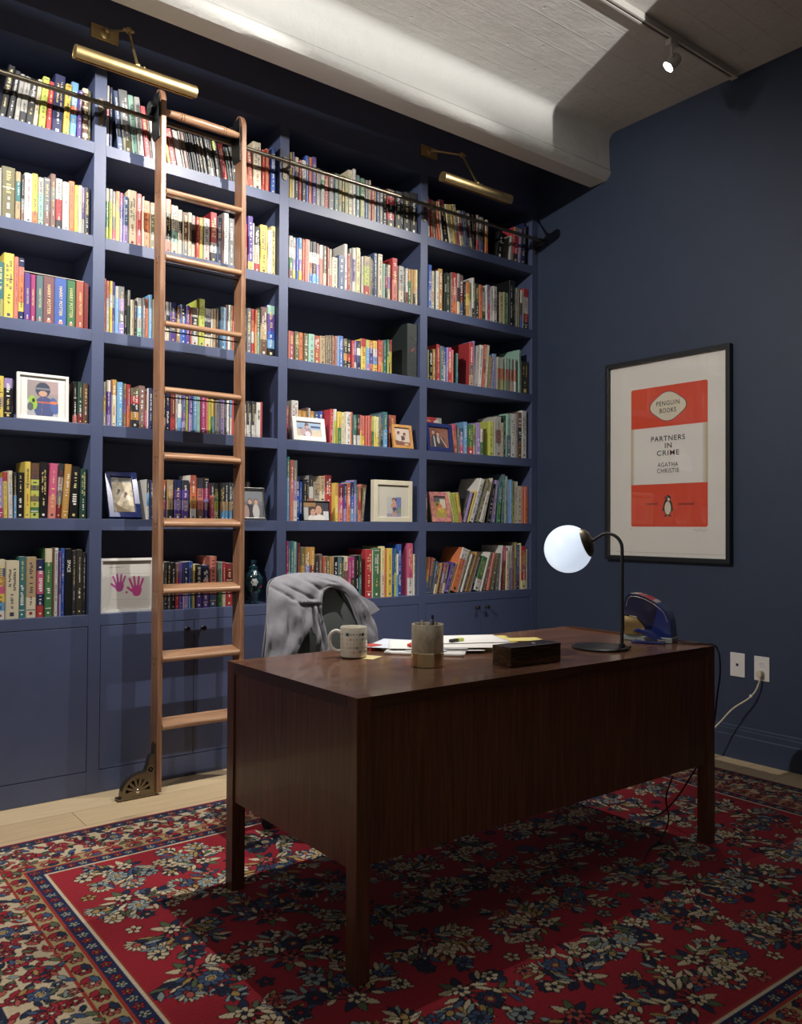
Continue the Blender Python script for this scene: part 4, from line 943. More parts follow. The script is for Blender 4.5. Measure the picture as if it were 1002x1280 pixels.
# ------------------------------------------------------------------ desk
DX0, DX1, DY0, DY1, DH = 1.226, 2.868, -2.0, -1.255, .75
dk = empty('writing_desk', ((DX0 + DX1) / 2, (DY0 + DY1) / 2, .0136)); DO = Vector(dk.location)
tag(dk, 'large dark wood executive desk standing on the red rug', 'desk')
def dl(p): return tuple(Vector(p) - DO)
def dbox(a, b): return MB().box(dl(a), dl(b))
LG = .046
for x0, y0 in ((DX0, DY0), (DX1 - LG, DY0), (DX0, DY1 - LG), (DX1 - LG, DY1 - LG)):
    dbox((x0, y0, .0136), (x0 + LG, y0 + LG, DH)).build('leg', M_desk_v, dk, bevel=.002)
# top board notched round the corner posts, with solid edging
TT = .032; E_ = .018
def notch(i):
    n = LG + .0004
    return [(DX0+i+n, DY0+i), (DX1-i-n, DY0+i), (DX1-i-n, DY0+n), (DX1-i, DY0+n), (DX1-i, DY1-n), (DX1-i-n, DY1-n), (DX1-i-n, DY1-i), (DX0+i+n, DY1-i), (DX0+i+n, DY1-n), (DX0+i, DY1-n), (DX0+i, DY0+n), (DX0+i+n, DY0+n)]
MB().prism(notch(.003), lambda u, v, t: dl((u, v, t)), DH - TT, DH - .0015).build('desk_top', M_desk_h, dk, bevel=.0015)
for a, b in (((DX0+LG+.001, DY0+.001, DH-TT-.002), (DX1-LG-.001, DY0+.0028, DH-.001)), ((DX0+.001, DY0+LG+.001, DH-TT-.002), (DX0+.0028, DY1-LG-.001, DH-.001)), ((DX1-.0028, DY0+LG+.001, DH-TT-.002), (DX1-.001, DY1-LG-.001, DH-.001))):
    dbox(a, b).build('edging', M_desk_e, dk)
dbox((DX1 - .016, DY0 + LG + .002, DH - .0014), (DX1 - .004, DY1 - LG - .002, DH + .006)).build('end_lip', M_desk_e, dk, bevel=.001)
dbox((DX0 + LG, DY0 + .009, .31), (DX1 - LG, DY0 + .027, DH - TT - .0005)).build('front_panel', M_desk_v, dk, bevel=.001)
for x0 in (DX0 + .006, DX1 - .024):
    dbox((x0, DY0 + LG, .30), (x0 + .018, DY1 - LG, DH - TT - .0005)).build('end_panel', M_desk_v, dk, bevel=.001)
for x0, x1 in ((DX0 + .03, DX0 + .47), (DX1 - .47, DX1 - .03)):
    dbox((x0, DY0 + .03, .32), (x1, DY1 - .03, DH - TT - .001)).build('pedestal', M_desk_v, dk)
    for k in range(3):
        z0 = .325 + k * .13
        d = dbox((x0 + .016, DY1 - .029, z0), (x1 - .016, DY1 - .011, z0 + .122)).build('drawer', M_desk_v, dk, bevel=.001)
        dbox((x0 + .16, DY1 - .0108, z0 + .055), (x1 - .16, DY1 + .006, z0 + .068)).build('drawer_pull', M_brass, d, bevel=.002)
dbox((DX0 + .48, DY0 + .05, DH - .105), (DX1 - .48, DY1 - .02, DH - TT - .001)).build('centre_drawer', M_desk_v, dk)
TZ = DH - .0012                  # things stand here

# mug with little squares
mg = empty('mug', (1.605, -1.432, TZ)); tag(mg, 'white mug printed with small coloured squares, on the desk', 'mug')
prf = [(0, 0), (.038, 0), (.0445, .004), (.0455, .01), (.0458, .1), (.0448, .1025), (.043, .1), (.042, .012), (.036, .007), (0, .006)]
b = MB().lathe(prf, n=44, c=(.66, .62, .52)); b.build('cup', M_ceramic, mg, smooth=40)
g = MB(); rg = random.Random(3)
PC = [srgb('8fa3a0'), srgb('d2bd84'), srgb('a9b3a2'), srgb('c4b286'), srgb('6f8a88'), srgb('cfae8c')]
view = math.atan2(-2.33, -1.605)     # towards the room
for ir, zz in enumerate((.022, .036, .05, .064, .08)):
    for it in range(26):
        th = 2*PI*it/26; s = .0052 if (ir == 4 and it % 5 == 0) else rg.choice([.0016, .0022, .004])
        if rg.random() < .12: continue
        R = .0463; P = []
        for du, dv in ((-s, -s), (s, -s), (s, s), (-s, s)): P.append((R*math.cos(th + du/R), R*math.sin(th + du/R), zz + dv))
        c = srgb('27464f') if s > .005 else rg.choice(PC)
        g.add(P, [(0, 1, 2, 3)], 0, c)
g.build('printed_squares', M_print, mg)
hx, hy = -.79, .61                   # handle points left as seen from the room
pts = [(hx*r, hy*r, z) for r, z in ((.0445, .083), (.06, .088), (.076, .079), (.083, .058), (.078, .037), (.063, .022), (.0448, .02))]
MB().tube(bezier(pts, 6), .0062, 12, 0, (.7, .68, .62)).build('handle', M_ceramic, mg, smooth=60)
M_sticky = paint('pale_yellow_paper', (.72, .6, .3), .7, .01)
o = MB().box((-.038, -.038, 0), (.038, .038, .0011)).build('sticky_note', M_sticky); o.location = (1.642, -1.462, TZ + .0002); o.rotation_euler = (0, 0, .5)
mg.location.z = TZ + .0016
tag(o, 'pale yellow sticky note lying under the mug', 'sticky note')

# marble and brass pencil cup with pens
pc = empty('pencil_cup', (1.703, -1.706, TZ)); tag(pc, 'cream marble pencil cup with a brass base', 'pencil cup')
M_marble = mat('cream_marble', (.6, .54, .43), .22, coat=.3)
_f = noise(M_marble, coords(M_marble, (1, 1, .5)), 26, 6, .6, 1.6)
setcol(M_marble, ramp(M_marble, _f, [(.3, srgb('a3967d')), (.5, srgb('c9bda4')), (.7, srgb('d8cfba'))]))
MB().lathe([(.0505, .044), (.0515, .046), (.0515, .131), (.0505, .133), (.0455, .133), (.0445, .13), (.0445, .02), (0, .018)], n=52).build('marble_sleeve', M_marble, pc, smooth=40)
MB().lathe([(0, 0), (.0515, 0), (.0525, .001), (.0525, .043), (.0515, .044), (0.044, .044)], n=52).build('brass_base', M_brass2, pc, smooth=40)
def pen(name, bx, by, tx, ty, hgt, r, c, label, cat, tip=None):
    e = empty(name, (1.703, -1.706, TZ + .0195)); tag(e, label, cat)
    p0 = Vector((bx, by, .002)); p1 = Vector((tx, ty, hgt))
    m = mat(name + '_body', c, .3)
    MB().cyl(p0, p0 + (p1 - p0) * .86, r, n=14).build('barrel', m, e, smooth=40)
    MB().cyl(p0 + (p1 - p0) * .865, p1, r * .75, r * .7, n=14).build('cap', mat(name + '_cap', tip or c, .3), e, smooth=40)
pen('pen', .012, -.012, .03, .012, .138, .0055, (.012, .012, .014), 'black pen standing tallest in the pencil cup', 'pen')
pen('marker', -.005, .01, .014, -.004, .126, .0068, (.03, .04, .09), 'dark blue marker with grey cap in the pencil cup', 'marker', (.2, .22, .26))
pen('pencil', -.015, -.01, -.014, .012, .126, .0045, (.5, .36, .16), 'tan pencil at the left in the pencil cup', 'pencil', (.5, .45, .35))

# loose papers, yellow folder
def sheet(cx, cy, w, h, z, rot, label, name='paper_sheet', m=None, curl=.0, seed=0, thick=.0006, cat='paper', group='papers on the desk'):
    nx, ny = 14, 18; rg = np.random.default_rng(seed); vs = []
    for j in range(ny + 1):
        for i in range(nx + 1):
            u, v = i / nx - .5, j / ny - .5
            zz = curl * (max(0, abs(u) * 2 - .55) ** 2) * (1 if u * (1 if seed % 2 else -1) > 0 else .15) + curl * .6 * max(0, v * 2 - .6) ** 2
            vs.append((u * w, v * h, zz))
    fs = [(j*(nx+1)+i, j*(nx+1)+i+1, (j+1)*(nx+1)+i+1, (j+1)*(nx+1)+i) for j in range(ny) for i in range(nx)]
    b = MB().add(vs, fs); o = b.build(name, m or M_paper, smooth=60, keep=True)
    s = o.modifiers.new('thick', 'SOLIDIFY'); s.thickness = thick; s.offset = 1
    o.location = (cx, cy, z); o.rotation_euler = (0, 0, rot); tag(o, label, cat, group)
    return o
M_folder = paint('yellow_card', (.74, .62, .2), .6, .02)
M_stack = paint('white_report_paper', (.74, .73, .71), .6, .02)
zz = TZ + .0003
sheet(1.90, -1.47, .216, .279, zz, .75, 'thick white report lying at the bottom of the papers, behind pencil cup', 'paper_report', M_stack, .0, 1, .009, 'report', None)
sheet(1.965, -1.47, .216, .279, zz + .0097, 1.0, 'white sheet with a dark printed line, above the thick report', 'paper_sheet', None, .003, 2)
sheet(1.90, -1.385, .23, .30, zz + .0125, .62, 'pale blue edged sheet sticking out leftmost from the papers', 'paper_sheet', paint('blue_white_paper', (.62, .68, .76), .6, .01), .003, 3)
sheet(1.93, -1.43, .216, .279, zz + .0153, .92, 'white sheet lying under the marker, behind the pencil cup', 'paper_sheet', None, .003, 4)
sheet(2.21, -1.36, .24, .34, zz, 1.05, 'yellow folder lying open behind the wooden box', 'folder', M_folder, .012, 5, .0012, 'folder', None)
sheet(2.33, -1.44, .1, .28, zz + .0022, 1.12, 'yellow envelope at the right end of the folder', 'envelope', M_folder, .008, 6, .001, 'envelope', None)
sheet(2.12, -1.43, .216, .279, zz + .0209, 1.12, 'white printed sheet lying on the yellow folder', 'paper_sheet', None, .003, 8)
sheet(2.08, -1.52, .216, .279, zz + .0181, .98, 'white sheet nearest the wooden box', 'paper_sheet', None, .003, 9)
hl = empty('highlighter', (2.03, -1.47, zz + .0275), (0, 0, .15)); tag(hl, 'lime and black highlighter lying on papers beside pencil cup', 'highlighter')
MB().box((-.028, -.008, -.006), (.012, .008, .006)).build('barrel', mat('black_marker', (.02, .02, .02), .35), hl, bevel=.003)
MB().box((.0125, -.0085, -.0065), (.042, .0085, .0065)).build('cap', mat('lime_plastic', (.6, .68, .12), .35), hl, bevel=.003)
o = MB().box((-.022, -.011, 0), (.022, .011, .009)).build('eraser', mat('red_rubber', (.55, .04, .03), .5), bevel=.002); o.location = (1.85, -1.44, zz + .0193); o.rotation_euler = (0, 0, .6); tag(o, 'small red eraser on the papers left of the pencil cup', 'eraser')
o = MB().box((-.03, -.024, 0), (.03, .024, .016)).build('sticky_pad', mat('coral_paper', (.5, .06, .05), .6), bevel=.001); o.location = (1.762, -1.318, TZ + .0003); o.rotation_euler = (0, 0, .2); tag(o, 'small red note pad at the far desk edge behind the mug', 'note pad')

# dark wooden box
wb = empty('wooden_box', (1.998, -1.86, TZ + .0003), (0, 0, math.radians(-1.5))); tag(wb, 'low dark striped wooden box near the front edge of desk', 'box')
MB().box((-.114, -.042, 0), (.114, .042, .05)).build('box_body', M_boxwood, wb, bevel=.0015)
MB().box((-.1145, -.0425, .0504), (.1145, .0425, .0635)).build('lid', M_boxwood, wb, bevel=.0015)
g = MB()
for sx in (-.099, .093): g.cyl((sx, -.0422, .038), (sx, -.0432, .038), .0035, n=12)
g.build('front_rivets', M_black, wb)
MB().lathe([(0, .0015), (.012, .001), (.0125, 0)], (.035, .0, .0636), n=20).build('lid_disc', M_chrome, wb, smooth=40)

# globe table lamp
tl = empty('table_lamp', (2.461, -1.787, TZ + .0002)); tag(tl, 'black desk lamp with lit white glass globe on a bent arm', 'lamp')
MB().lathe([(0, 0), (.1, 0), (.103, .003), (.103, .007), (.1, .009), (.014, .0105), (.0, .0105)], n=56).build('base', M_black, tl, smooth=40)
ex, ey = .033, -.072; d = Vector((-.42, .91, 0)).normalized()
R_ = .055; zt = 1.172 - TZ
pts = [(ex, ey, .0105), (ex, ey, .25), (ex, ey, zt - R_)]
for i in range(1, 8):
    t = PI / 2 * i / 7 * 1.18
    pts.append((ex + d.x * R_ * (1 - math.cos(t)), ey + d.y * R_ * (1 - math.cos(t)), zt - R_ + R_ * math.sin(t)))
GC = Vector((2.41 - 2.461, -1.677 + 1.787, 1.112 - TZ)); GR = .0895
ax = Vector((.42, -.91, .36)).normalized()
capc = GC + ax * (GR * .80)
capt = GC + ax * (GR * 1.08)
pts += [tuple(Vector(pts[-1]).lerp(capt, .5)), tuple(capt)]
g = MB().tube(pts, .0062, 14)
g.lathe([(.0, .0), (.011, 0), (.011, .012), (.0, .012)], (ex, ey, .0105), n=18)
g.build('stem', M_black, tl, smooth=50)
cutr = GR * math.sqrt(1 - .8**2)
k = 26; a_ = math.acos(.8)
prf = [(GR * math.sin(a_ + (PI - a_) * i / k), GR * math.cos(a_ + (PI - a_) * i / k)) for i in range(k + 1)]
M_globe = emis('lit_opal_glass', (.62, .71, .85), .86)
MB().lathe(prf, GC, ax, 56).build('glass_globe', M_globe, tl, smooth=80)
MB().lathe([(0, GR*.79), (cutr + .001, GR*.79), (cutr + .0018, GR*.81), (cutr*.93, GR*.9), (cutr*.72, GR*1.0), (cutr*.4, GR*1.07), (0, GR*1.09)], GC, ax, 48).build('globe_cap', M_bronze, tl, smooth=35)
MB().tube(bezier([(ex + .015, ey - .01, .004), (ex + .03, ey - .014, .012), (ex + .045, ey - .002, .004), (ex + .06, ey + .03, .003), (ex + .05, ey + .075, .003), (ex + .08, ey + .11, .003)], 6), .0022, 8).build('flex', M_blackp, tl, smooth=60)

# glossy blue electric desk machine and the small stapler in front of it
hpE = empty('electric_stapler', (2.79, -1.77, TZ + .0002), (0, 0, math.radians(-75))); tag(hpE, 'glossy dark blue rounded electric desk machine on the desk corner', 'desk machine')
M_gblue = mat('glossy_blue_plastic', (.012, .022, .12), .12, coat=.6)
M_reflect = brushed('reflection_tinted_plate', (.55, .42, .2), .12, .04)  # golden shelf reflections put into the mirrored side's colour
out = [(-.1, .03), (-.101, .09), (-.097, .14), (-.088, .172), (-.076, .184), (-.05, .184), (-.015, .176), (.025, .158), (.055, .138), (.075, .12), (.088, .085), (.094, .022)]
def shell(t0, t1, inset=0):
    return MB().prism(out, lambda u, v, t: (u * (1 - inset), t, v), t0, t1)
MB().prism(out + [(-.06, .022), (-.06, .1), (-.1, .105)][:0] + [(.0, .022), (-.01, .06), (-.045, .095), (-.099, .1)], lambda u, v, t: (u, t, v), -.033, .033).build('housing', M_gblue, hpE, smooth=40, bevel=.009, seg=3)
MB().box((-.098, -.036, 0), (.098, .036, .021)).build('base', mat('grey_plastic', (.2, .22, .21), .45), hpE, bevel=.003)
MB().prism([(-.098, .0225), (-.004, .0225), (-.016, .056), (-.048, .089), (-.098, .094)], lambda u, v, t: (u, t, v), -.026, .026).build('mirror_side', M_reflect, hpE)
for zo in (.03, .045):
    pass
strip_ = [(u * .9, .03 + (v - .03) * .93) for u, v in out[2:11]]
MB().tube([(u, -.0335, v) for u, v in strip_], .0022, 8).build('trim_line', M_chrome, hpE, smooth=50)
ss = empty('stapler', (2.716, -1.812, TZ + .0002), (0, 0, math.radians(-62))); tag(ss, 'small dark blue hand stapler in front of the blue desk machine', 'stapler')
MB().prism([(-.062, 0), (.06, 0), (.066, .004), (.062, .01), (-.05, .011), (-.064, .007)], lambda u, v, t: (u, t, v), -.014, .014).build('base', M_gblue, ss, bevel=.003, smooth=40)
MB().prism([(-.052, .045), (-.05, .054), (-.035, .057), (-.01, .052), (.02, .04), (.045, .024), (.058, .016), (.058, .0112), (.03, .0112), (.0, .026), (-.03, .04)], lambda u, v, t: (u, t, v), -.012, .012).build('arm', M_gblue, ss, bevel=.004, smooth=40)
MB().box((.036, -.0125, .0113), (.0625, .0125, .0185)).build('staple_head', M_chrome, ss, bevel=.001)

# ------------------------------------------------------------------ office chair with a shirt over its back
ch = empty('office_chair', (1.85, -.80, .0135)); tag(ch, 'grey mesh office chair behind the desk, shirt over its back', 'chair')
M_mesh = mat('grey_chair_mesh', (.17, .19, .18), .7)
_w = nodes(M_mesh)[0].new('ShaderNodeTexWave'); _w.inputs['Scale'].default_value = 110; _w.wave_profile = 'SIN'
nodes(M_mesh)[1].new(coords(M_mesh), _w.inputs['Vector']); bump(M_mesh, _w.outputs['Fac'], .5, .001)
setcol(M_mesh, ramp(M_mesh, _w.outputs['Fac'], [(.2, (.12, .135, .13)), (.8, (.2, .22, .21))]))
def back_pt(u, v, off=0.0):
    """u -1..1 across, v 0..1 up the backrest"""
    z = .50 + .425 * v
    wdt = .205 - .09 * max(0, v - .5) ** 1.6 / .28 - .03 * max(0, .3 - v)
    y = .055 * (v - .35) + .03 * u * u * -1 + off - .02 * math.sin(PI * v)
    return (u * wdt, y, z)
nu, nv = 16, 20
vs = [back_pt(-1 + 2*i/nu, j/nv) for j in range(nv + 1) for i in range(nu + 1)]
fs = [(j*(nu+1)+i, j*(nu+1)+i+1, (j+1)*(nu+1)+i+1, (j+1)*(nu+1)+i) for j in range(nv) for i in range(nu)]
o = MB().add(vs, fs).build('backrest', M_mesh, ch, smooth=60); s = o.modifiers.new('t', 'SOLIDIFY'); s.thickness = .006; s.offset = 1
lp = [back_pt(-1, v) for v in np.linspace(0, 1, 16)] + [back_pt(u, 1) for u in np.linspace(-.8, .8, 9)] + [back_pt(1, v) for v in np.linspace(1, 0, 16)] + [back_pt(u, 0) for u in np.linspace(.8, -.8, 9)]
MB().tube(bezier(lp + [lp[0]], 3), .013, 10).build('back_frame', M_blackp, ch, smooth=60)
MB().tube(bezier([(0, .03, .9), (0, .055, .7), (0, .06, .52), (0, .0, .4), (0, -.12, .36)], 6), .022, 12).build('back_spine', M_blackp, ch, smooth=60)
prf = [(0, .40), (.2, .4), (.235, .415), (.24, .44), (.22, .462), (.15, .468), (0, .462)]
g = MB().lathe(prf, (0, -.16, 0), n=36); g.v = [(x * 1.02, y, z) for x, y, z in g.v]; g.build('seat', mat('black_seat_fabric', (.03, .03, .033), .8), ch, smooth=50)
MB().cyl((0, -.15, .12), (0, -.15, .4), .025, n=18).build('gas_column', M_black, ch, smooth=40)
for k in range(5):
    t = 2*PI*k/5 + .3; c, s_ = math.cos(t), math.sin(t)
    leg = MB().tube([(0, -.15, .12), (.12*c, -.15 + .12*s_, .105), (.27*c, -.15 + .27*s_, .07)], [.026, .02, .014], 10).build('leg', M_blackp, ch, smooth=50)
    ctr = (.27*c, -.15 + .27*s_, .026 + .0005)
    MB().cyl((ctr[0] - s_*.02, ctr[1] + c*.02, ctr[2]), (ctr[0] + s_*.02, ctr[1] - c*.02, ctr[2]), .025, n=18).build('caster', M_blackp, leg, smooth=40)
for s_ in (-1, 1):
    MB().tube(bezier([(s_*.2, -.1, .43), (s_*.29, -.1, .44), (s_*.3, -.1, .55), (s_*.29, -.12, .64)], 6), .013, 10).build('arm_post', M_blackp, ch, smooth=50)
    MB().box((s_*.29 - .035, -.28, .64), (s_*.29 + .035, -.04, .665)).build('armrest', M_blackp, ch, bevel=.01, seg=3)

M_shirt = mat('grey_cotton', (.26, .25, .28), .85)
_v = coords(M_shirt)
setcol(M_shirt, ramp(M_shirt, noise(M_shirt, _v, 22, 5), [(.3, (.18, .175, .20)), (.7, (.245, .24, .27))]))
nodes(M_shirt)[2].inputs['Sheen Weight'].default_value = .2
bump(M_shirt, noise(M_shirt, coords(M_shirt, (1, 1, 1.6)), 380, 2), .25, .0008, bump(M_shirt, noise(M_shirt, coords(M_shirt, (1.6, 1, .7), rot=(0, .5, 0)), 18, 4, .55, .6), .35, .005))
sh = empty('shirt', (1.85, -.80, .7)); tag(sh, 'grey cotton shirt draped over the backrest of the office chair', 'shirt')
SO = Vector((1.85, -.80, .7))
OUT = [(1.563, .55), (1.576, .66), (1.592, .757), (1.611, .846), (1.633, .945), (1.668, .978), (1.732, .992), (1.823, .996), (1.924, .989), (1.988, .974), (2.028, .946), (2.055, .91), (2.078, .868), (2.1, .81), (2.114, .739), (2.128, .66), (2.138, .55)]
INN = [(1.885, .55), (1.876, .66), (1.868, .73), (1.858, .785), (1.850, .853), (1.856, .897), (1.88, .925), (1.924, .935), (1.965, .92), (1.99, .893), (2.005, .858), (2.017, .815), (2.032, .77), (2.046, .73), (2.06, .69), (2.07, .63), (2.078, .55)]
NS_, NT = 190, 64
def resamp(P, n):
    B = bezier([(x, 0, z) for x, z in P], 16); L_ = [0]
    for a, b2 in zip(B[:-1], B[1:]): L_.append(L_[-1] + (b2 - a).length)
    L_ = np.array(L_); t = np.linspace(0, L_[-1], n)
    return np.stack([np.interp(t, L_, [p[0] for p in B]), np.interp(t, L_, [p[2] for p in B])], 1)
# keep matching landmarks together: interpolate by control index instead of length
def byidx(P, n):
    B = bezier([(x, 0, z) for x, z in P], 12); i = np.linspace(0, len(B) - 1, n)
    return np.stack([np.interp(i, range(len(B)), [p[0] for p in B]), np.interp(i, range(len(B)), [p[2] for p in B])], 1)
O_ = byidx(OUT, NS_); I_ = byidx(INN, NS_)
def yback(x, z):
    u = (x - 1.85) / .24; v = (z - .5) / .455
    return -.80 + .055 * (v - .35) - .03 * min(u*u, 1.3) - .02 * math.sin(PI * min(max(v, 0), 1))
def cz(a0, b0, a1, b1, amp, wd): 
    X = lambda a: 1.579 + (a - 60) * .00062
    Z = lambda b_: .993 - (b_ - 115) * .000489
    return (X(a0), Z(b0), X(a1), Z(b1), amp, wd)
CREASE = [cz(165, 215, 330, 360, .012, .006), cz(330, 360, 480, 372, .013, .006), cz(240, 200, 440, 330, .009, .008), cz(260, 330, 460, 345, -.010, .008), cz(430, 390, 400, 700, .018, .009), cz(470, 390, 500, 720, .014, .008),
          cz(445, 390, 455, 720, -.014, .009), cz(240, 420, 190, 740, .012, .012), cz(300, 430, 290, 640, -.01, .012), cz(130, 330, 110, 740, .010, .012), cz(500, 150, 640, 200, .007, .007), cz(380, 150, 520, 260, .007, .009), cz(790, 380, 850, 620, .011, .008), cz(520, 130, 700, 135, .004, .004)]
vs = []; keep = []
for i in range(NS_):
    for j in range(NT + 1):
        t = j / NT; x, z = O_[i] * (1 - t) + I_[i] * t
        s_ = i / (NS_ - 1)
        top = max(0, min(1, (z - .90) / .09))
        y = yback(x, z) - .036 - .034 * math.sin(PI * (t * .8 + .12)) * (1 - top * .6) + .05 * (1 - t) ** 4
        # folds: slanting wrinkles from the shoulder, hanging pleats lower down
        fall = 1 - top
        y += fall * (.004 * math.sin(46 * (x * .8 + z * .55) + 2 * math.sin(9 * z)) + .0035 * math.sin(95 * (x * .45 - z * .6) + 3 * math.sin(7 * x)))
        y += .008 * math.sin(62 * x + 5 * math.sin(6 * z)) * max(0, min(1, (.86 - z) / .2))
        if t > .93: y -= .006
        for (ax_, az_, bx_, bz_, amp, wd) in CREASE:
            lx, lz = bx_ - ax_, bz_ - az_; q_ = ((x - ax_)*lx + (z - az_)*lz) / (lx*lx + lz*lz)
            if -.15 < q_ < 1.15:
                d_ = ((x - ax_)*lz - (z - az_)*lx) / math.hypot(lx, lz)
                y += amp * math.exp(-(d_/wd)**2) * max(0, 1 - (2*abs(q_ - .5) - .75)/.55 if abs(q_ - .5) > .375 else 1)
        vs.append(tuple(Vector((x, y, z)) - SO))
fs = []
for i in range(NS_ - 1):
    for j in range(NT):
        s_ = i / (NS_ - 1); t = (j + .5) / NT
        z = O_[i][1] * (1 - t) + I_[i][1] * t
        if s_ < .35 and z < .79:
            k = (.79 - z) / .1
            if .70 - .26 * min(k, 1) < t < .74 + .04 * min(k, 1): continue
        fs.append((i*(NT+1)+j, (i+1)*(NT+1)+j, (i+1)*(NT+1)+j+1, i*(NT+1)+j+1))
b = MB().add(vs, fs)
o = b.build('front', M_shirt, sh, smooth=80); s = o.modifiers.new('t', 'SOLIDIFY'); s.thickness = .003; s.offset = 0
# back of the shirt behind the backrest
vs = []; NB = 30
for i in range(NS_):
    for j in range(NB + 1):
        t = j / NB; x = O_[i][0] * (1 - t) + (1.85 + (O_[i][0] - 1.85) * .15) * t; z = O_[i][1] - .0 * t
        y = yback(O_[i][0], O_[i][1]) - .028 - .034 * math.sin(PI * .12) + .06 + .075 * math.sin(PI / 2 * t) + .006 * math.sin(60 * x + 3 * z)
        zz_ = z if z > .9 else z
        vs.append(tuple(Vector((x, y, zz_ - .02 * t)) - SO))
fs = [(i*(NB+1)+j, (i+1)*(NB+1)+j, (i+1)*(NB+1)+j+1, i*(NB+1)+j+1) for i in range(NS_ - 1) for j in range(NB)]
o = MB().add(vs, fs).build('back', M_shirt, sh, smooth=80); s = o.modifiers.new('t', 'SOLIDIFY'); s.thickness = .003
# collar and button band along the opening
pts = []
for i in range(8, NS_ - 6, 3):
    x, z = I_[i]; pts.append(tuple(Vector((x, yback(x, z) - .036, z)) - SO))
W_ = len(pts); vs = []
for k, p in enumerate(pts):
    a = Vector(pts[max(k-1, 0)]); e = Vector(pts[min(k+1, W_-1)]); d = (e - a).normalized(); n = Vector((-d.z, 0, d.x))
    wd = .017 + .012 * math.exp(-((k / W_ - .62) / .1) ** 2)
    for q_, dy in ((-.004, .006), (-.002, -.007), (wd, -.009), (wd + .002, .004)):
        vs.append((p[0] + n.x * q_, p[1] + dy, p[2] + n.z * q_))
fs = [(k*4+m_, (k+1)*4+m_, (k+1)*4+(m_+1) % 4, k*4+(m_+1) % 4) for k in range(W_ - 1) for m_ in range(4)]
MB().add(vs, fs).build('collar_band', M_shirt, sh, smooth=50)
# turned-back collar point on the right
A = [(1.985, .912), (2.03, .905), (2.085, .868), (2.108, .836), (2.075, .818), (2.048, .812), (2.02, .84), (2.0, .875)]
g = MB().prism(A, lambda u, v, t: tuple(Vector((u, yback(u, v) - .05 + t - .02 * (u - 1.99) / .11, v)) - SO), 0, .004)
g.build('collar_point', M_shirt, sh, bevel=.0015)
g = MB()
for k, (x, z) in enumerate(((1.862, .80), (1.872, .74), (1.88, .68))): g.cyl(tuple(Vector((x - .012, yback(x, z) - .047, z)) - SO), tuple(Vector((x - .012, yback(x, z) - .05, z)) - SO), .0045, n=12)
g.build('buttons', mat('grey_button', (.1, .1, .11), .3), sh)

# ------------------------------------------------------------------ poster
po = empty('framed_poster', (XR - .002, -.9835, 1.586)); PO = Vector((XR - .002, -.9835, 1.586))
tag(po, 'large black framed poster of an orange and cream book cover', 'poster')
def pp(u, z, d): return (-d, -u + .9835, z - 1.586)       # u runs to the right along the wall, d out from it
y0, y1, z0, z1, fb, fd = .580, 1.387, 1.008, 2.165, .0235, .036
vs = []; fs = []
oq = [(y0, z0), (y1, z0), (y1, z1), (y0, z1)]; iq = [(y0+fb, z0+fb), (y1-fb, z0+fb), (y1-fb, z1-fb), (y0+fb, z1-fb)]
vs = [pp(u, z, fd) for u, z in oq] + [pp(u, z, fd) for u, z in iq] + [pp(u, z, .001) for u, z in oq] + [pp(u, z, .001) for u, z in iq]
for k in range(4):
    n = (k + 1) % 4
    fs += [(k, n, 4+n, 4+k), (8+k, 12+k, 12+n, 8+n), (k, 8+k, 8+n, n), (4+k, 4+n, 12+n, 12+k)]
MB().add(vs, fs).build('frame', M_fdark, po, bevel=.0015)
g = MB()
CR, RD, BK, CM = (.74, .72, .67), srgb('d64a2e'), (.02, .02, .024), (.66, .61, .48)
def flat(poly, d, c): g.add([pp(u, z, d) for u, z in poly], [tuple(range(len(poly)))], 0, c)
def rect(u0, za, u1, zb, d, c): flat([(u0, za), (u1, za), (u1, zb), (u0, zb)], d, c)
g.box(pp(y0 + fb + .0005, z0 + fb + .0005, .0015), pp(y1 - fb - .0005, z1 - fb - .0005, .012), 0, CR)
def rrect(u0, za, u1, zb, r, corners):
    P = []
    for (cx, cz, a), on_ in zip(((u0 + r, za + r, PI), (u1 - r, za + r, 1.5*PI), (u1 - r, zb - r, 0), (u0 + r, zb - r, .5*PI)), corners):
        if on_: P += [(cx + r*math.cos(a + PI/2*k/5), cz + r*math.sin(a + PI/2*k/5)) for k in range(6)]
        else: P.append((cx + (r if a in (1.5*PI, 0) else -r), cz + (r if a in (0, .5*PI) else -r)))
    return P
flat(rrect(.753, 1.201, 1.247, 1.995, .012, (1, 1, 1, 1)), .0124, RD)
rect(.753, 1.442, 1.247, 1.765, .0128, (.76, .74, .70))
# age toning of the middle band's edges and the fold lines of the paper
for i in range(4):
    c = [(.5, .42, .26), (.56, .49, .34), (.6, .54, .42), (.62, .58, .5)][i]
    rect(.753 + .005*i, 1.442, .753 + .005*(i+1), 1.765, .0130, c); rect(1.247 - .007*(i+1), 1.442, 1.247 - .007*i, 1.765, .0130, c)
rect(.649, 1.0525, 1.349, 1.0535, .0124, (.25, .14, .12))
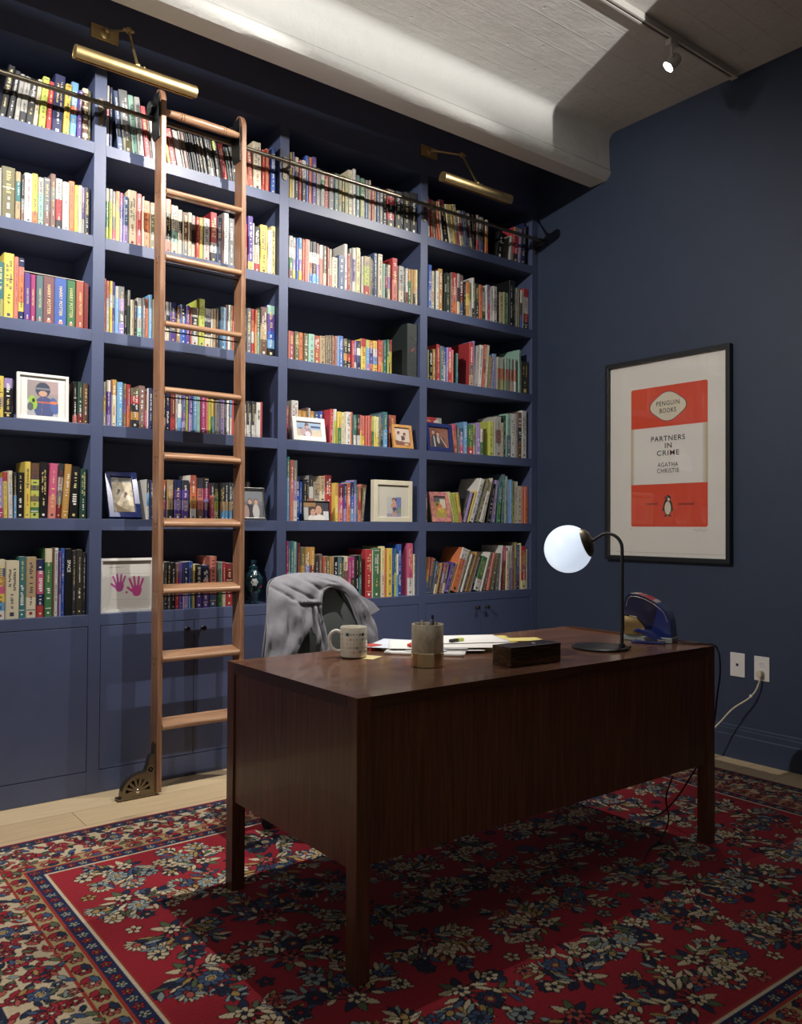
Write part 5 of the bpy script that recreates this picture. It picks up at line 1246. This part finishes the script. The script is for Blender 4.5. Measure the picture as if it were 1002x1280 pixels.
# publisher's cartouche
def lozenge(s):
    P = []
    for k in range(72):
        t = 2*PI*k/72; m = 1 - .12 * math.sin(2*t)**2
        P.append((1.0 + (.121*s - (1-s)*0)*m*math.cos(t), 1.878 + .084*s*m*math.sin(t)))
    return P
flat(lozenge(1.0), .0130, BK); flat(lozenge(.96), .0133, CM)
def word(t, u, z, width, height, bold=0., sp=1.0, c=BK, d=.0137):
    vs, fs, w, h = letters(t, bold, sp)
    g.add([pp(u + x*width/w, z + y*height/h, d) for x, y in vs], fs, 0, c)
word('PENGUIN', 1.0, 1.896, .150, .0265, .01, 1.15); word('BOOKS', 1.0, 1.855, .107, .0265, .01, 1.15)
word('PARTNERS', 1.0, 1.698, .219, .029, .010, 1.15); word('IN', 1.003, 1.657, .044, .028, .010, 1.15); word('CRIME', 1.001, 1.616, .144, .029, .010, 1.15)
word('AGATHA', 1.0, 1.550, .133, .024, .004, 1.15); word('CHRISTIE', 1.001, 1.516, .142, .025, .004, 1.15)
word('COMPLETE', .897, 1.330, .078, .010, .02, 1.2); word('UNABRIDGED', 1.115, 1.327, .100, .010, .02, 1.2)
# bird emblem
def el(cx, cz, a, b2, ang, c, d, n=28):
    flat([(cx + a*math.cos(2*PI*k/n)*math.cos(ang) - b2*math.sin(2*PI*k/n)*math.sin(ang), cz + a*math.cos(2*PI*k/n)*math.sin(ang) + b2*math.sin(2*PI*k/n)*math.cos(ang)) for k in range(n)], d, c)
bu, bz = 1.0, 1.318
el(bu, bz - .006, .0295, .046, 0, BK, .0134); el(bu + .003, bz + .044, .0165, .0165, 0, BK, .01345)
flat([(bu + .012, bz + .026), (bu + .022, bz + .02), (bu + .034, bz - .02), (bu + .036, bz - .034), (bu + .026, bz - .022)], .0135, BK)
flat([(bu - .014, bz + .026), (bu - .022, bz + .02), (bu - .034, bz - .02), (bu - .037, bz - .034), (bu - .026, bz - .022)], .0136, BK)
flat([(bu - .012, bz + .05), (bu - .03, bz + .046), (bu - .012, bz + .041)], .0136, BK)
el(bu, bz - .012, .0205, .037, 0, CM, .0139); el(bu + .006, bz + .036, .008, .009, .3, CM, .0140); el(bu - .003, bz + .048, .0025, .0022, 0, CM, .0141)
for s_ in (-1, 1): flat([(bu + s_*.004, bz - .047), (bu + s_*.026, bz - .055), (bu + s_*.022, bz - .06), (bu + s_*.005, bz - .057)], .0138, BK)
# pencilled signature and edition number
def scrib(P, c=(.3, .3, .3), w=.0012):
    for (a0, b0), (a1, b1) in zip(P[:-1], P[1:]):
        L_ = math.hypot(a1-a0, b1-b0) or 1; nx, nz = -(b1-b0)/L_*w/2, (a1-a0)/L_*w/2
        flat([(a0-nx, b0-nz), (a1-nx, b1-nz), (a1+nx, b1+nz), (a0+nx, b0+nz)], .0126, c)
scrib([(1.16 + .004*k, 1.182 + .006*math.sin(k*1.9) + .004*math.sin(k*.7)) for k in range(22)])
scrib([(.745 + .002*k, 1.186 + .004*math.sin(k*2.2)) for k in range(8)])
g.build('print', M_print, po)
MB().box(pp(y0 + fb + .0003, z0 + fb + .0003, .020), pp(y1 - fb - .0003, z1 - fb - .0003, .0225)).build('glass', M_glass, po)

# ------------------------------------------------------------------ wall plates, plug and cords
M_plate = mat('white_plastic', (.7, .68, .66), .35)
def plate(name, yc, zc, label, cat):
    e = empty(name, (XR - .0004, yc, zc)); tag(e, label, cat)
    MB().box((-.006, -.0405, -.0615), (0, .0405, .0615)).build('cover_plate', M_plate, e, bevel=.002)
    return e
e = plate('data_outlet', -1.411, .486, 'white wall plate with one dark square socket', 'wall plate')
MB().box((-.0072, -.019, -.036), (-.0061, .019, .036)).build('insert', M_plate, e, bevel=.0005)
MB().box((-.0078, -.007, -.007), (-.0073, .007, .007)).build('jack', mat('dark_blue_jack', (.015, .02, .05), .4), e)
e = plate('power_outlet', -1.543, .483, 'white wall outlet with a beige plug in its lower socket', 'outlet')
for zc in (.0215, -.0215):
    s_ = MB().lathe([(0, .002), (.016, .002), (.0172, .0008), (.0172, 0)], (-.006, 0, zc), (-1, 0, 0), 28).build('receptacle', M_plate, e, smooth=40)
    g = MB(); g.box((-.0086, .0045, zc), (-.0081, .0065, zc + .008)); g.box((-.0086, -.0065, zc), (-.0081, -.0045, zc + .0075)); g.cyl((-.0081, 0, zc - .0075), (-.0086, 0, zc - .0075), .0022, n=10)
    g.build('slots', M_blackp, s_)
M_cordw = mat('cream_cord', (.62, .55, .4), .5)
cd = empty('extension_cord', (XR - .009, -1.543, .4615)); tag(cd, 'cream power cord hanging from wall outlet down behind desk', 'cord')
CO = Vector((XR - .009, -1.543, .4615))
MB().prism([(-.014, -.016), (.014, -.016), (.015, .004), (.009, .014), (-.009, .014), (-.015, .004)], lambda u, v, t: (t, u, v), -.03, 0).build('plug', M_cordw, cd, bevel=.003)
P = bezier([(XR - .022, -1.543, .447), (XR - .028, -1.541, .415), (XR - .04, -1.527, .37), (XR - .06, -1.50, .33), (XR - .10, -1.44, .275), (XR - .14, -1.39, .2), (XR - .2, -1.33, .11), (XR - .3, -1.27, .03), (XR - .42, -1.22, .017), (XR - .6, -1.2, .017)], 10)
MB().tube([tuple(p - CO) for p in P], .0042, 10).build('cable', M_cordw, cd, smooth=60)
q_ = P[26]; MB().box(tuple(Vector(q_) - CO - Vector((.006, .004, .007))), tuple(Vector(q_) - CO + Vector((.004, .009, .006)))).build('cable_tie', M_plate, cd, bevel=.001)

def cord(name, P, r, par):
    O = Vector(par.location); R = Matrix.Rotation(-par.rotation_euler.z, 3, 'Z')
    MB().tube([tuple(R @ (Vector(p) - O)) for p in bezier(P, 10)], r, 8).build(name, M_blackp, par, smooth=60)
cord('cord', [(2.808, -1.88, TZ + .006), (2.826, -1.925, TZ + .0045), (2.850, -1.962, TZ + .006), (2.880, -2.0, .742), (2.888, -2.01, .66), (2.89, -1.995, .55), (2.905, -1.975, .46), (2.893, -1.955, .36), (2.885, -1.90, .25), (2.89, -1.8, .1), (2.9, -1.7, .019), (3.0, -1.55, .017)], .0035, hpE)
cord('cord', [(2.62, -1.985, .30), (2.66, -1.93, .2), (2.72, -1.9, .1), (2.7, -1.88, .024), (2.6, -1.9, .0165), (2.5, -1.95, .0165)], .003, tl)

# ------------------------------------------------------------------ rug
RX, RYY, RW, RH = .432, -2.998, 3.338, 2.55
C = Canvas(RW, RH, .0032, srgb('8e1526'))
RED, CRM, NVY, BLU, PBL, GRN, PNK, GLD, DKB = srgb('a02432'), srgb('d6c5a4'), srgb('242c48'), srgb('43587a'), srgb('94a09f'), srgb('5f6a4e'), srgb('b25a50'), srgb('ad8f58'), srgb('1a151b')
rg = np.random.default_rng(21)
B0 = .366
# field abrash
C.a[:] = RED
C.a *= (1 + .10 * np.sin(C.Y * 9 + 2 * np.sin(C.X * 2)))[..., None].astype(np.float32)
def rosette(x, y, r, petals, c, cen, ring_=None, rot=0.):
    for k in range(petals):
        t = rot + 2*PI*k/petals
        C.ell(x + r*.62*math.cos(t), y + r*.62*math.sin(t), r*.46, r*.3, t, c, DKB, .0034)
    if ring_: C.ell(x, y, r*.42, r*.42, 0, ring_)
    C.ell(x, y, r*.25, r*.25, 0, cen, DKB, .003)
def leaf(x, y, l, w, t, c): C.ell(x + l*math.cos(t), y + l*math.sin(t), l, w, t, c, DKB, .003, True)
def palmette(x, y, r, t, c1, c2, c3):
    for k in range(-3, 4):
        a = t + k*.42; C.ell(x + r*.6*math.cos(a), y + r*.6*math.sin(a), r*.45, r*.16, a, c1 if k % 2 else c2, DKB, .003, True)
    C.ell(x + r*.2*math.cos(t), y + r*.2*math.sin(t), r*.3, r*.24, t, c3, DKB, .004)
LFC = [CRM, GRN, BLU, PBL, CRM, NVY, GLD, CRM]
def bouquet(x, y, t, s, seed):
    r = np.random.default_rng(seed)
    n = 9
    tips = []
    for k in range(n):
        a = t + (k - (n-1)/2) * .33
        L_ = s * (1.0 - .35 * abs(k - (n-1)/2) / ((n-1)/2)) * r.uniform(.8, 1.05)
        P = [(x + L_*u*math.cos(a + .25*(u-.5)*(1 if k % 2 else -1)), y + L_*u*math.sin(a + .25*(u-.5)*(1 if k % 2 else -1))) for u in np.linspace(0, 1, 7)]
        C.line(P, .0032, DKB)
        for q in (2, 3, 4, 5):
            for sd in (-1, 1):
                if r.random() < .7: leaf(P[q][0], P[q][1], .017 + .012*r.random(), .007, a + sd*.75, LFC[r.integers(len(LFC))])
        tips.append((P[-1], a, k))
    for (p, a, k) in tips:
        z = r.random()
        if z < .3: palmette(p[0], p[1], .04, a, [CRM, PBL][r.integers(2)], [NVY, BLU, CRM][r.integers(3)], [PNK, GLD, RED][r.integers(3)])
        elif z < .8: rosette(p[0], p[1], .0215 + .008*r.random(), 5 + r.integers(0, 3), [CRM, PBL, BLU, CRM, NVY, PNK, CRM][r.integers(7)], [RED, GLD, NVY][r.integers(3)], None, r.random())
        else:
            for d in (-.5, 0, .5): leaf(p[0], p[1], .023, .0075, a + d, [CRM, NVY, PBL][r.integers(3)])
    for q in range(3):
        a = t + PI + (q - 1) * .8; leaf(x, y, .032, .011, a, [NVY, GRN, CRM][q])
    rosette(x + s*.45*math.cos(t), y + s*.45*math.sin(t), .033, 8, [BLU, NVY, PBL, CRM][r.integers(4)], GLD, [RED, CRM][r.integers(2)])
    rosette(x, y, .024, 6, [CRM, PNK][r.integers(2)], NVY)
fx0, fy0 = B0 + .02, B0 + .02; fw, fh = RW - 2*B0 - .04, RH - 2*B0 - .04
k = 0
for gy in range(7):
    nxs = 10 if gy % 2 else 9
    for gx in range(nxs):
        x = fx0 + fw*(gx + .5)/nxs + rg.uniform(-.03, .03); y = fy0 + fh*(gy + .5)/7 + rg.uniform(-.02, .02)
        t = (PI/2 if gx % 2 else -PI/2) + rg.uniform(-.7, .7)
        bouquet(x - .07*math.cos(t), y - .07*math.sin(t), t, .168 + .03*rg.random(), 300 + k); k += 1
for k in range(700):
    x, y = rg.uniform(fx0 + .02, fx0 + fw - .02), rg.uniform(fy0 + .02, fy0 + fh - .02)
    i, j = int(x/C.res), int(y/C.res)
    w = C.a[max(j-9, 0):j+9, max(i-9, 0):i+9]
    if (w[..., 0] < .2).any() or (w[..., 1] > .08).any(): continue
    t = rg.uniform(0, 6.28)
    if k % 2: rosette(x, y, .022, 5, [CRM, PBL, NVY, GLD][k//2 % 4], RED)
    else:
        for d in (-.6, 0, .6): leaf(x, y, .022, .008, t + d, [CRM, NVY, GRN][k//2 % 3])
# borders, from the edge inwards: (offset, width, ground)
def frame_rect(o, w, c):
    m = (np.minimum(np.minimum(C.X, RW - C.X), np.minimum(C.Y, RH - C.Y)))
    C.a[(m >= o) & (m < o + w)] = c
BANDS = [(0, .012, srgb('8f1f2c')), (.012, .046, NVY), (.058, .008, CRM), (.066, .165, srgb('cdbb9c')), (.231, .01, srgb('a5382c')), (.241, .056, srgb('b39c70')), (.297, .008, srgb('a5382c')), (.305, .044, srgb('232c58')), (.349, .011, srgb('d8c9ae')), (.36, .006, srgb('a5382c'))]
frame_rect(0, B0, CRM)
for o_, w, c in BANDS: frame_rect(o_, w, c)
def along(o_, step, fn):
    L1, L2 = RW - 2*o_, RH - 2*o_
    for L_, gen in ((L1, lambda s: (o_ + s, o_, 0)), (L1, lambda s: (o_ + s, RH - o_, PI)), (L2, lambda s: (o_, o_ + s, -PI/2)), (L2, lambda s: (RW - o_, o_ + s, PI/2))):
        n = max(int(L_/step), 1)
        for k in range(n + 1):
            x, y, t = gen(L_*k/n); fn(x, y, t, k)
def small(c1, c2, r):
    def f(x, y, t, k):
        rosette(x, y, r, 5, c1 if k % 2 else c2, GLD if k % 2 else CRM, None, k)
    return f
along(.035, .042, small(PNK, BLU, .015)); 
def g269(x, y, t, k):
    leaf(x, y, .02, .011, t + .5 + (k % 2)*PI*.75, [GRN, NVY, BLU][k % 3]); 
    if k % 2: rosette(x, y, .02, 6, [RED, PNK][k//2 % 2], CRM)
    else: leaf(x, y, .018, .01, t - .7, RED)
along(.269, .037, g269)
along(.327, .04, small(RED, PBL, .0145))
def main_b(x, y, t, k):
    if k % 4 == 0: palmette(x, y, .046, t + (PI/2 if k % 8 else -PI/2), RED, NVY, PNK); rosette(x, y, .023, 8, RED, CRM, BLU)
    elif k % 4 == 2: rosette(x, y, .03, 8, [BLU, RED][k//4 % 2], GLD, CRM, .3); 
    else:
        sd = 1 if k % 4 == 1 else -1
        for q in range(3): leaf(x + .02*math.cos(t)*(q-1), y + .02*math.sin(t)*(q-1), .026, .009, t + sd*(.6 + .5*q), [NVY, GRN, RED][q])
def vine(o1, amp):
    def f(x, y, t, k):
        nx, ny = -math.sin(t), math.cos(t)
        s = amp if k % 2 else -amp
        px, py = x + nx*s, y + ny*s
        if k % 3 == 0: rosette(px, py, .018, 6, [RED, BLU, PNK][k % 3], CRM, None, k)
        else: leaf(px, py, .021, .008, t + (.8 if k % 2 else -.8), [RED, NVY, GRN, BLU, PNK][k % 5])
    return f
along(.148, .031, vine(.148, .062)); along(.148, .027, vine(.148, .035)); along(.148, .05, main_b)
def twigs(x, y, t, k):
    nx, ny = -math.sin(t), math.cos(t); s = (-.074, -.05, .048, .073, -.02, .02)[k % 6]
    if k % 5 == 0: rosette(x + nx*s, y + ny*s, .014, 5, [PNK, RED, BLU][k % 3], CRM, None, k)
    else: leaf(x + nx*s, y + ny*s, .016, .0065, t + 1.9*k, [GLD, NVY, GRN, RED, PNK, BLU, PBL][k % 7])
along(.148, .012, twigs)
C.noise(.16, 5)
C.a *= (1 + .05*np.sin(C.X*C.res*0 + C.Y*380))[..., None].astype(np.float32)
z_ = .0125
o = C.grid('rug', M_rug, None, lambda X, Y: (RX + X, RYY + Y, np.full_like(X, z_) + .0006*np.sin(X*7)*np.sin(Y*9)), thick=.0115)
tag(o, 'red floral wool rug with cream border under the desk', 'rug')

# ------------------------------------------------------------------ world, camera
w = bpy.data.worlds.new('World'); sc.world = w; w.use_nodes = True
w.node_tree.nodes['Background'].inputs[0].default_value = (1.0, .95, .9, 1)
w.node_tree.nodes['Background'].inputs[1].default_value = .115

cam = bpy.data.cameras.new('Camera'); co = bpy.data.objects.new('Camera', cam); COL.objects.link(co)
right = Vector((.79061675, -.6122821, .00598201)); fwd = Vector((.61211235, .79057116, .01776809)); up = Vector((-.01560829, -.01038609, .99982424))
co.matrix_world = Matrix(((right.x, up.x, -fwd.x, 0), (right.y, up.y, -fwd.y, -3.7626), (right.z, up.z, -fwd.z, 1.192), (0, 0, 0, 1)))
cam.sensor_fit = 'VERTICAL'; cam.sensor_height = 32; cam.lens = 32 * 1038.873 / 1280
cam.clip_start = .05; cam.clip_end = 60
sc.camera = co
vs_ = sc.view_settings
vs_.view_transform = 'Standard'; vs_.look = 'None'; vs_.gamma = 1; vs_.exposure = 0; vs_.use_curve_mapping = False
